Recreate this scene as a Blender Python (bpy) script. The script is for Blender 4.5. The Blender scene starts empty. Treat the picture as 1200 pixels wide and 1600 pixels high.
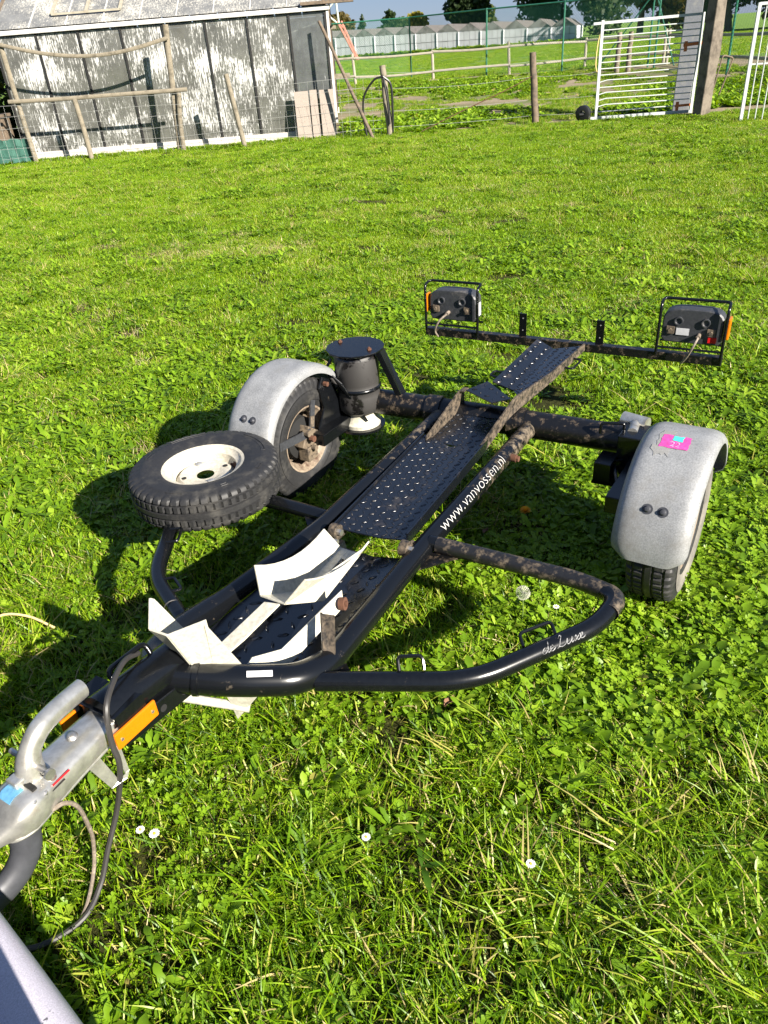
import bpy, bmesh, math, random
import numpy as np
from mathutils import Vector, Matrix

# ------------------------------------------------------------------ camera, sky, sun, exposure
scene = bpy.context.scene
COL = scene.collection
R = math.radians
random.seed(7)
rng = np.random.default_rng(11)

PITCH, ROLL, CAM_H, FOC = R(32.2614), R(-4.6227), 1.55, 1161.49
fwd = Vector((0, math.cos(PITCH), -math.sin(PITCH)))
rt0 = Vector((1, 0, 0)); up0 = rt0.cross(fwd)
rt = rt0 * math.cos(ROLL) + up0 * math.sin(ROLL)
up = up0 * math.cos(ROLL) - rt0 * math.sin(ROLL)
cd = bpy.data.cameras.new('camera')
cam = bpy.data.objects.new('camera', cd)
COL.objects.link(cam)
cam.matrix_world = Matrix(((rt.x, up.x, -fwd.x, 0), (rt.y, up.y, -fwd.y, 0), (rt.z, up.z, -fwd.z, CAM_H), (0, 0, 0, 1)))
cd.sensor_fit = 'VERTICAL'; cd.sensor_height = 24.0; cd.lens = 24.0 * FOC / 1600.0
cd.clip_start = 0.02; cd.clip_end = 3000
scene.camera = cam

SUN_EL, SUN_AZ = R(28.5), R(138)
world = bpy.data.worlds.new('World'); scene.world = world; world.use_nodes = True
wn = world.node_tree.nodes; wl = world.node_tree.links
sky = wn.new('ShaderNodeTexSky'); sky.sky_type = 'NISHITA'; sky.sun_disc = False
sky.sun_elevation = SUN_EL; sky.sun_rotation = SUN_AZ
sky.air_density = 0.8; sky.dust_density = 0.1; sky.ozone_density = 1.5
bgn = wn['Background']; bgn.inputs[1].default_value = 0.06
smx = wn.new('ShaderNodeMix'); smx.data_type = 'RGBA'; smx.inputs[0].default_value = 0.82
wl.new(sky.outputs[0], smx.inputs[6]); smx.inputs[7].default_value = (1.0, 1.5, 2.7, 1)     # even pale blue of a thinly veiled sky
wl.new(smx.outputs[2], bgn.inputs[0])
sd = bpy.data.lights.new('sun', 'SUN'); sd.energy = 5.0; sd.angle = R(0.5); sd.color = (1.0, 0.93, 0.82)
sun = bpy.data.objects.new('sun', sd); COL.objects.link(sun)
SDIR = Vector((math.cos(SUN_EL) * math.sin(SUN_AZ), math.cos(SUN_EL) * math.cos(SUN_AZ), math.sin(SUN_EL)))
sun.rotation_euler = SDIR.to_track_quat('Z', 'Y').to_euler(); sun.location = (6, -8, 9)
vs = scene.view_settings
vs.view_transform = 'Standard'; vs.look = 'None'; vs.exposure = 1.6; vs.gamma = 1.0; vs.use_curve_mapping = False

# ------------------------------------------------------------------ materials
def new_mat(name):
    m = bpy.data.materials.new(name); m.use_nodes = True
    nt = m.node_tree
    return m, nt.nodes, nt.links, nt.nodes['Principled BSDF']

def noise(n, l, scale, detail=4, rough=0.6, vec=None, sc=None, kind='obj'):
    tc = n.new('ShaderNodeTexCoord')
    src = tc.outputs['Object']
    if kind == 'world':
        src = n.new('ShaderNodeNewGeometry').outputs['Position']
    if sc:
        mp = n.new('ShaderNodeMapping'); mp.inputs['Scale'].default_value = sc
        l.new(src, mp.inputs['Vector']); src = mp.outputs[0]
    t = n.new('ShaderNodeTexNoise'); t.inputs['Scale'].default_value = scale
    t.inputs['Detail'].default_value = detail; t.inputs['Roughness'].default_value = rough
    l.new(src, t.inputs['Vector'])
    return t.outputs['Fac']

def ramp(n, l, fac, stops, interp='LINEAR'):
    r = n.new('ShaderNodeValToRGB'); r.color_ramp.interpolation = interp
    e = r.color_ramp.elements
    while len(e) < len(stops): e.new(0.5)
    for i, (p, c) in enumerate(stops):
        e[i].position = p; e[i].color = tuple(c) + (1,) if len(c) == 3 else c
    l.new(fac, r.inputs[0]); return r.outputs[0]

def mixc(n, l, fac, a, b):
    m = n.new('ShaderNodeMix'); m.data_type = 'RGBA'
    if isinstance(fac, float): m.inputs[0].default_value = fac
    else: l.new(fac, m.inputs[0])
    for s, i in ((a, 6), (b, 7)):
        if isinstance(s, tuple): m.inputs[i].default_value = s + (1,)
        else: l.new(s, m.inputs[i])
    return m.outputs[2]

def bump(n, l, p, h, strength=0.2, dist=0.002):
    b = n.new('ShaderNodeBump'); b.inputs['Strength'].default_value = strength; b.inputs['Distance'].default_value = dist
    l.new(h, b.inputs['Height']); l.new(b.outputs[0], p.inputs['Normal'])

def mat_worn(name, col, dirt, lo, hi, rough=0.4, rough2=0.8, scale=9.0, metal=0.0, bumps=0.1, fine=90.0, spec=0.5):
    """A base colour with patches of dirt: noise between lo and hi is the edge of a patch."""
    m, n, l, p = new_mat(name)
    f = noise(n, l, scale, 6, 0.68)
    mask = ramp(n, l, f, [(lo, (0, 0, 0)), (hi, (1, 1, 1))])
    g = noise(n, l, fine, 3, 0.6)
    v = ramp(n, l, g, [(0.3, tuple(c * 0.75 for c in col)), (0.7, tuple(min(1, c * 1.18) for c in col))])
    c = mixc(n, l, mask, v, dirt)
    l.new(c, p.inputs['Base Color'])
    rr = ramp(n, l, mask, [(0, (rough,) * 3), (1, (rough2,) * 3)])
    l.new(rr, p.inputs['Roughness'])
    p.inputs['Metallic'].default_value = metal
    p.inputs['Specular IOR Level'].default_value = spec
    bump(n, l, p, g, bumps, 0.001)
    return m

def mat_plain(name, col, rough=0.5, metal=0.0, var=0.2, scale=30.0, bumps=0.1):
    m, n, l, p = new_mat(name)
    g = noise(n, l, scale, 5, 0.65)
    c = ramp(n, l, g, [(0.25, tuple(x * (1 - var) for x in col)), (0.75, tuple(min(1, x * (1 + var)) for x in col))])
    l.new(c, p.inputs['Base Color']); p.inputs['Roughness'].default_value = rough; p.inputs['Metallic'].default_value = metal
    bump(n, l, p, g, bumps, 0.001)
    return m

M = {}
TAN = (0.15, 0.11, 0.07)
M['black'] = mat_worn('black_enamel', (0.0035, 0.004, 0.005), (0.10, 0.08, 0.055), 0.66, 0.80, 0.22, 0.6, 26)
M['muddy'] = mat_worn('muddy_enamel', (0.005, 0.005, 0.0055), TAN, 0.53, 0.76, 0.32, 0.9, 40)
M['muddy2'] = mat_worn('muddy_flange', (0.018, 0.016, 0.014), (0.14, 0.105, 0.07), 0.40, 0.70, 0.45, 0.9, 60)
M['plate'] = mat_worn('tread_plate_paint', (0.0045, 0.0055, 0.008), (0.075, 0.06, 0.045), 0.58, 0.85, 0.24, 0.7, 9, spec=1.0)
M['lug'] = mat_worn('tread_lug_worn', (0.008, 0.009, 0.012), (0.15, 0.13, 0.11), 0.57, 0.68, 0.28, 0.5, 110, spec=0.9)
M['white'] = mat_worn('white_enamel', (0.47, 0.45, 0.375), (0.30, 0.25, 0.16), 0.56, 0.90, 0.38, 0.6, 10, bumps=0.04)
M['rust'] = mat_plain('rust', (0.085, 0.035, 0.018), 0.9, 0, 0.4, 60)
M['steel'] = mat_plain('bright_bolt', (0.55, 0.53, 0.5), 0.35, 0.9, 0.25, 80)
M['galv'] = mat_worn('galvanised_sheet', (0.26, 0.265, 0.27), (0.13, 0.128, 0.12), 0.53, 0.82, 0.48, 0.7, 6, 0.15, 0.2, 260)
M['neck'] = mat_plain('neck_shade_bolt_grey', (0.045, 0.047, 0.055), 0.5, 0.2, 0.35, 22)  # grey lowered to paint in the shadow over the tow neck; bolts share it
M['zinc'] = mat_worn('zinc_plated', (0.58, 0.565, 0.52), (0.26, 0.22, 0.16), 0.57, 0.76, 0.3, 0.5, 15, 0.8, 0.06, 40)
M['rubber'] = mat_worn('tyre_rubber', (0.018, 0.018, 0.019), (0.055, 0.052, 0.046), 0.50, 0.75, 0.55, 0.85, 13, 0, 0.15, 120, 0.4)
M['dustrubber'] = mat_worn('dusty_tyre_rubber', (0.12, 0.112, 0.10), (0.20, 0.185, 0.155), 0.45, 0.7, 0.8, 0.95, 8, 0, 0.15, 120, 0.3)
M['bellows'] = mat_worn('air_spring_rubber', (0.007, 0.0065, 0.0065), (0.032, 0.030, 0.029), 0.46, 0.50, 0.14, 0.55, 7, 0, 0.03, 60)
M['rim'] = mat_worn('cream_rim_paint', (0.50, 0.46, 0.37), (0.16, 0.06, 0.025), 0.655, 0.70, 0.35, 0.85, 9, 0, 0.05)
M['oldrim'] = mat_worn('grubby_rim_paint', (0.24, 0.19, 0.14), (0.07, 0.04, 0.025), 0.5, 0.62, 0.5, 0.85, 14)
M['amber'] = mat_plain('amber_plastic', (0.52, 0.135, 0.003), 0.22, 0, 0.1, 240, 0.3)
M['red'] = mat_plain('red_plastic', (0.5, 0.01, 0.012), 0.3, 0, 0.2, 60)
M['blue'] = mat_worn('blue_sticker', (0.10, 0.28, 0.46), (0.26, 0.36, 0.44), 0.6, 0.8, 0.5, 0.7, 60)
M['pink'] = mat_worn('pink_sticker', (0.50, 0.06, 0.28), (0.5, 0.22, 0.36), 0.58, 0.75, 0.5, 0.7, 50)
M['teal'] = mat_plain('teal_print', (0.06, 0.52, 0.42), 0.5)
M['print'] = mat_worn('worn_white_print', (0.48, 0.48, 0.46), (0.08, 0.08, 0.08), 0.60, 0.70, 0.5, 0.6, 70)
M['faint'] = mat_worn('faded_script', (0.28, 0.28, 0.28), (0.02, 0.02, 0.02), 0.48, 0.60, 0.5, 0.6, 120)
M['glue'] = mat_plain('glue_residue', (0.20, 0.20, 0.195), 0.85, 0, 0.25, 200)
M['paper'] = mat_plain('paper_label', (0.45, 0.45, 0.46), 0.7, 0, 0.12, 50)
M['plastic'] = mat_worn('weathered_black_plastic', (0.035, 0.037, 0.042), (0.12, 0.11, 0.10), 0.58, 0.8, 0.42, 0.8, 16)
M['cable'] = mat_plain('black_cable', (0.03, 0.028, 0.027), 0.5)
M['greycable'] = mat_worn('grey_brown_cable', (0.16, 0.13, 0.10), (0.3, 0.25, 0.2), 0.5, 0.7, 0.7, 0.8, 60)
M['caliper'] = mat_worn('crusted_hub_steel', (0.13, 0.10, 0.068), (0.04, 0.03, 0.022), 0.5, 0.62, 0.7, 0.9, 30)
M['void'] = mat_plain('recess_shade', (0.006, 0.006, 0.006), 0.9)  # near-black stands in for the shade inside holes, slots and gaps
M['carpaint'] = mat_worn('lilac_white_car_paint', (0.50, 0.475, 0.54), (0.10, 0.10, 0.11), 0.662, 0.672, 0.34, 0.6, 36, 0, 0.02, 500)
M['carglass'] = mat_plain('car_glass', (0.02, 0.025, 0.03), 0.05)
M['wood'] = mat_worn('grey_weathered_wood', (0.20, 0.172, 0.125), (0.10, 0.085, 0.06), 0.48, 0.68, 0.85, 0.9, 11, 0, 0.4)
M['wooddark'] = mat_worn('dark_old_wood', (0.15, 0.11, 0.075), (0.06, 0.05, 0.04), 0.45, 0.65, 0.85, 0.9, 9, 0, 0.4)
M['pale_wood'] = mat_worn('pale_fence_wood', (0.30, 0.275, 0.215), (0.22, 0.19, 0.14), 0.5, 0.68, 0.85, 0.9, 5, 0, 0.4)
M['sleeper'] = mat_worn('oak_sleeper_wood', (0.15, 0.125, 0.095), (0.05, 0.04, 0.03), 0.45, 0.68, 0.85, 0.95, 5, 0, 0.6)
M['board'] = mat_worn('pinkish_weathered_board', (0.28, 0.235, 0.20), (0.16, 0.135, 0.11), 0.55, 0.75, 0.85, 0.9, 6)
M['concrete'] = mat_worn('pale_concrete', (0.50, 0.47, 0.43), (0.24, 0.22, 0.18), 0.55, 0.75, 0.9, 0.9, 6)
M['gatewhite'] = mat_worn('white_gate_paint', (0.43, 0.455, 0.44), (0.40, 0.33, 0.26), 0.66, 0.78, 0.4, 0.7, 9)
M['ghwhite'] = mat_worn('weathered_white_paint', (0.52, 0.51, 0.49), (0.30, 0.28, 0.25), 0.60, 0.74, 0.55, 0.8, 7)
M['bar'] = mat_worn('black_glazing_bar', (0.008, 0.0075, 0.007), (0.16, 0.15, 0.13), 0.64, 0.70, 0.7, 0.8, 16)
M['shadedconc'] = mat_worn('shade_toned_concrete', (0.15, 0.16, 0.18), (0.22, 0.22, 0.21), 0.5, 0.7, 0.9, 0.9, 7)  # shade from the timber post is put into this darker, bluer grey
M['greenpost'] = mat_worn('green_coated_steel', (0.012, 0.11, 0.065), (0.05, 0.17, 0.11), 0.5, 0.75, 0.45, 0.6, 4)
M['wire'] = mat_plain('galvanised_wire', (0.42, 0.42, 0.40), 0.5, 0.5)
M['hose'] = mat_plain('black_hose', (0.012, 0.012, 0.012), 0.4)
M['strap'] = mat_plain('yellow_strap', (0.55, 0.43, 0.16), 0.8)
M['orange'] = mat_plain('orange_gate_hinge', (0.55, 0.16, 0.05), 0.7)
M['mastred'] = mat_plain('faded_red_steel', (0.48, 0.17, 0.13), 0.6)
M['tile'] = mat_worn('lichen_roof_glass', (0.155, 0.14, 0.125), (0.08, 0.07, 0.06), 0.45, 0.62, 0.6, 0.8, 2.5)
M['bark'] = mat_plain('bark', (0.10, 0.075, 0.05), 0.9, 0, 0.4, 12)
M['daisy'] = mat_plain('daisy_petal', (0.85, 0.84, 0.80), 0.7, 0, 0.05)
M['daisyeye'] = mat_plain('daisy_centre', (0.75, 0.48, 0.03), 0.8)
M['dandelion'] = mat_plain('dandelion_petal', (0.85, 0.42, 0.01), 0.7, 0, 0.15)
M['fluff'] = mat_plain('seed_fluff', (0.55, 0.55, 0.44), 0.9)
M['stem'] = mat_plain('flower_stem', (0.10, 0.16, 0.03), 0.7)
M['deadleaf'] = mat_plain('dead_leaf', (0.20, 0.10, 0.055), 0.8, 0, 0.4, 60)
M['straw'] = mat_plain('straw', (0.50, 0.38, 0.17), 0.8, 0, 0.2)

def mat_leaf(name, stops, rough=0.5, trans=0.35, macro=0.45, tcol=(0.18, 0.28, 0.02)):
    m, n, l, p = new_mat(name)
    a = n.new('ShaderNodeAttribute'); a.attribute_name = 'tint'
    oi = n.new('ShaderNodeObjectInfo')
    big = noise(n, l, 0.55, 3, 0.6, kind='world')
    mth = n.new('ShaderNodeMath'); mth.operation = 'MULTIPLY_ADD'; mth.inputs[1].default_value = 0.24; mth.inputs[2].default_value = -0.12
    l.new(oi.outputs['Random'], mth.inputs[0])
    m2 = n.new('ShaderNodeMath'); m2.operation = 'MULTIPLY_ADD'; m2.inputs[1].default_value = macro; m2.inputs[2].default_value = -macro * 0.5
    l.new(big, m2.inputs[0])
    s1 = n.new('ShaderNodeMath'); l.new(a.outputs['Fac'], s1.inputs[0]); l.new(mth.outputs[0], s1.inputs[1])
    s2 = n.new('ShaderNodeMath'); l.new(s1.outputs[0], s2.inputs[0]); l.new(m2.outputs[0], s2.inputs[1])
    c = ramp(n, l, s2.outputs[0], stops)
    l.new(c, p.inputs['Base Color']); p.inputs['Roughness'].default_value = rough
    p.inputs['Specular IOR Level'].default_value = 0.28
    tr = n.new('ShaderNodeBsdfTranslucent')
    hs = n.new('ShaderNodeHueSaturation'); hs.inputs['Saturation'].default_value = 1.2; hs.inputs['Value'].default_value = 1.5
    l.new(c, hs.inputs['Color']); l.new(hs.outputs[0], tr.inputs[0])
    mx = n.new('ShaderNodeMixShader'); mx.inputs[0].default_value = trans
    l.new(p.outputs[0], mx.inputs[1]); l.new(tr.outputs[0], mx.inputs[2])
    l.new(mx.outputs[0], n['Material Output'].inputs[0])
    return m

M['grass'] = mat_leaf('grass_blade', [(0.0, (0.034, 0.090, 0.004)), (0.42, (0.126, 0.240, 0.005)), (0.72, (0.240, 0.358, 0.009)), (0.91, (0.36, 0.34, 0.07)), (1.0, (0.46, 0.37, 0.17))], 0.40, 0.32, 0.5)
M['clover'] = mat_leaf('clover_leaf', [(0.0, (0.045, 0.105, 0.006)), (0.5, (0.146, 0.258, 0.008)), (0.9, (0.28, 0.40, 0.028)), (1.0, (0.32, 0.33, 0.08))], 0.40, 0.32, 0.5)
M['weed'] = mat_leaf('weed_leaf', [(0.0, (0.042, 0.100, 0.007)), (0.5, (0.146, 0.258, 0.010)), (0.9, (0.28, 0.395, 0.032)), (1.0, (0.30, 0.24, 0.07))], 0.40, 0.32, 0.5)
M['drygrass'] = mat_leaf('dry_grass', [(0.0, (0.24, 0.19, 0.08)), (0.6, (0.42, 0.34, 0.18)), (1.0, (0.54, 0.46, 0.29))], 0.8, 0.15)
M['tree_dark'] = mat_leaf('dark_foliage', [(0.0, (0.010, 0.020, 0.006)), (0.6, (0.025, 0.045, 0.012)), (1.0, (0.05, 0.07, 0.015))], 0.6, 0.2, 0.2)
M['tree_green'] = mat_leaf('green_foliage', [(0.0, (0.02, 0.035, 0.007)), (0.6, (0.05, 0.075, 0.014)), (1.0, (0.11, 0.11, 0.02))], 0.6, 0.25, 0.3)
M['tree_rust'] = mat_leaf('autumn_foliage', [(0.0, (0.03, 0.03, 0.008)), (0.6, (0.09, 0.07, 0.018)), (1.0, (0.20, 0.12, 0.03))], 0.6, 0.25, 0.3)
M['tree_yellow'] = mat_leaf('yellow_foliage', [(0.0, (0.09, 0.09, 0.012)), (0.6, (0.26, 0.22, 0.03)), (1.0, (0.42, 0.33, 0.05))], 0.6, 0.3, 0.3)

def mat_ground():
    m, n, l, p = new_mat('lawn_soil')
    f = noise(n, l, 2.2, 8, 0.7, kind='world'); g = noise(n, l, 45, 4, 0.7, kind='world')
    c1 = ramp(n, l, f, [(0.35, (0.028, 0.032, 0.009)), (0.55, (0.05, 0.052, 0.013)), (0.7, (0.13, 0.105, 0.06))])
    c2 = ramp(n, l, g, [(0.3, (0.35, 0.35, 0.35)), (0.7, (1.1, 1.1, 1.1))])
    mm = n.new('ShaderNodeMix'); mm.data_type = 'RGBA'; mm.blend_type = 'MULTIPLY'; mm.inputs[0].default_value = 1
    l.new(c1, mm.inputs[6]); l.new(c2, mm.inputs[7]); l.new(mm.outputs[2], p.inputs['Base Color'])
    p.inputs['Roughness'].default_value = 0.95; p.inputs['Specular IOR Level'].default_value = 0.1
    bump(n, l, p, g, 0.6, 0.02); return m
M['ground'] = mat_ground()
def mat_paddock():
    m, n, l, p = new_mat('paddock_soil')
    f = noise(n, l, 0.5, 7, 0.65, kind='world', sc=(0.6, 1, 1)); g = noise(n, l, 20, 4, 0.7, kind='world')
    c1 = ramp(n, l, f, [(0.38, (0.10, 0.14, 0.02)), (0.50, (0.20, 0.165, 0.085)), (0.62, (0.30, 0.235, 0.155))])
    c2 = ramp(n, l, g, [(0.3, (0.55, 0.55, 0.55)), (0.7, (1.1, 1.1, 1.1))])
    mm = n.new('ShaderNodeMix'); mm.data_type = 'RGBA'; mm.blend_type = 'MULTIPLY'; mm.inputs[0].default_value = 1
    l.new(c1, mm.inputs[6]); l.new(c2, mm.inputs[7]); l.new(mm.outputs[2], p.inputs['Base Color'])
    p.inputs['Roughness'].default_value = 0.95; bump(n, l, p, g, 0.5, 0.03); return m
M['paddock'] = mat_paddock()
def mat_field():
    m, n, l, p = new_mat('field_grass')
    f = noise(n, l, 0.25, 8, 0.7, kind='world', sc=(0.4, 1, 1)); g = noise(n, l, 6, 6, 0.75, kind='world')
    c1 = ramp(n, l, f, [(0.3, (0.095, 0.19, 0.010)), (0.6, (0.14, 0.25, 0.016)), (0.8, (0.22, 0.26, 0.05))])
    c2 = ramp(n, l, g, [(0.3, (0.62, 0.62, 0.62)), (0.7, (1.1, 1.1, 1.1))])
    mm = n.new('ShaderNodeMix'); mm.data_type = 'RGBA'; mm.blend_type = 'MULTIPLY'; mm.inputs[0].default_value = 1
    l.new(c1, mm.inputs[6]); l.new(c2, mm.inputs[7]); l.new(mm.outputs[2], p.inputs['Base Color'])
    p.inputs['Roughness'].default_value = 0.95; bump(n, l, p, g, 0.8, 0.1); return m
M['field'] = mat_field()

def mat_glass(name, clear, dirt, wash_lo, wash_hi, streak=(26, 26, 2.2), washcol=(0.80, 0.80, 0.78), axis_noise=1.1, film=0.45):
    """Old pane: clear part lets light through, a film of grime, and runs of splashed whitewash."""
    m, n, l, p = new_mat(name)
    out = n['Material Output']
    big = noise(n, l, axis_noise, 4, 0.6, kind='world')
    st = noise(n, l, 1.0, 6, 0.72, kind='world', sc=streak)
    dots = noise(n, l, 34, 2, 0.5, kind='world', sc=(1, 1, 0.55))
    a = n.new('ShaderNodeMath'); a.operation = 'MULTIPLY_ADD'; a.inputs[1].default_value = 0.80; l.new(big, a.inputs[0]); l.new(st, a.inputs[2])
    b = n.new('ShaderNodeMath'); b.operation = 'MULTIPLY_ADD'; b.inputs[1].default_value = 0.30; l.new(dots, b.inputs[0]); l.new(a.outputs[0], b.inputs[2])
    mask = ramp(n, l, b.outputs[0], [(wash_lo, (0, 0, 0)), (wash_hi, (1, 1, 1))])
    # ramp input is clamped to 1, so scale the sum down
    sc_ = n.new('ShaderNodeMath'); sc_.operation = 'MULTIPLY'; sc_.inputs[1].default_value = 0.5
    l.new(b.outputs[0], sc_.inputs[0])
    for lk in list(l):
        if lk.to_node.type == 'VALTORGB' and lk.from_node == b: l.remove(lk)
    rnode = [x for x in n if x.type == 'VALTORGB'][-1]
    l.new(sc_.outputs[0], rnode.inputs[0])
    grime = noise(n, l, 3.5, 5, 0.7, kind='world')
    dcol = ramp(n, l, grime, [(0.3, tuple(c * 0.55 for c in dirt)), (0.7, dirt)])
    p.inputs['Roughness'].default_value = 0.3; l.new(dcol, p.inputs['Base Color'])
    tr = n.new('ShaderNodeBsdfTransparent'); tr.inputs[0].default_value = clear + (1,)
    gl = n.new('ShaderNodeBsdfGlossy'); gl.inputs['Roughness'].default_value = 0.05; gl.inputs[0].default_value = (0.9, 0.9, 0.9, 1)
    fr = n.new('ShaderNodeFresnel'); fr.inputs[0].default_value = 1.5
    mx0 = n.new('ShaderNodeMixShader'); l.new(fr.outputs[0], mx0.inputs[0]); l.new(tr.outputs[0], mx0.inputs[1]); l.new(gl.outputs[0], mx0.inputs[2])
    mx1 = n.new('ShaderNodeMixShader'); mx1.inputs[0].default_value = film; l.new(mx0.outputs[0], mx1.inputs[1]); l.new(p.outputs[0], mx1.inputs[2])
    df = n.new('ShaderNodeBsdfDiffuse'); df.inputs[0].default_value = washcol + (1,)
    mx2 = n.new('ShaderNodeMixShader'); l.new(mask, mx2.inputs[0]); l.new(mx1.outputs[0], mx2.inputs[1]); l.new(df.outputs[0], mx2.inputs[2])
    l.new(mx2.outputs[0], out.inputs[0])
    return m
M['pane'] = mat_glass('whitewashed_pane', (0.75, 0.78, 0.76), (0.24, 0.24, 0.215), 0.530, 0.575, (50, 50, 4.0), (0.47, 0.47, 0.455), 1.5, .5)
M['roofpane'] = mat_glass('whitewashed_roof_pane', (0.7, 0.72, 0.72), (0.25, 0.25, 0.24), 0.50, 0.63, (46, 14, 14), (0.50, 0.48, 0.42), 1.3, 0.8)
M['clearpane'] = mat_glass('clear_pane', (0.85, 0.88, 0.87), (0.26, 0.275, 0.27), 0.62, 0.66, film=0.38)
M['fargable'] = mat_worn('grey_gable_glass', (0.19, 0.19, 0.185), (0.10, 0.095, 0.09), 0.45, 0.6, 0.6, 0.8, 1.5)
M['farpane'] = mat_plain('milky_far_pane', (0.46, 0.47, 0.49), 0.6, 0, 0.2, 1.2)
def mat_mesh():
    m, n, l, p = new_mat('chain_link')
    tc = n.new('ShaderNodeTexCoord')
    def band(sx):
        mp = n.new('ShaderNodeMapping'); mp.inputs['Rotation'].default_value = (0, sx * R(45), 0); mp.inputs['Scale'].default_value = (1, 1, 1)
        l.new(tc.outputs['Object'], mp.inputs['Vector'])
        sp = n.new('ShaderNodeSeparateXYZ'); l.new(mp.outputs[0], sp.inputs[0])
        w = n.new('ShaderNodeMath'); w.operation = 'MULTIPLY'; w.inputs[1].default_value = 14.0; l.new(sp.outputs[0], w.inputs[0])
        f = n.new('ShaderNodeMath'); f.operation = 'FRACT'; l.new(w.outputs[0], f.inputs[0])
        t = n.new('ShaderNodeMath'); t.operation = 'LESS_THAN'; t.inputs[1].default_value = 0.10; l.new(f.outputs[0], t.inputs[0])
        return t.outputs[0]
    a, b = band(1), band(-1)
    mx = n.new('ShaderNodeMath'); mx.operation = 'MAXIMUM'; l.new(a, mx.inputs[0]); l.new(b, mx.inputs[1])
    l.new(mx.outputs[0], p.inputs['Alpha'])
    p.inputs['Base Color'].default_value = (0.02, 0.12, 0.08, 1); return m
M['mesh'] = mat_mesh()

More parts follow.
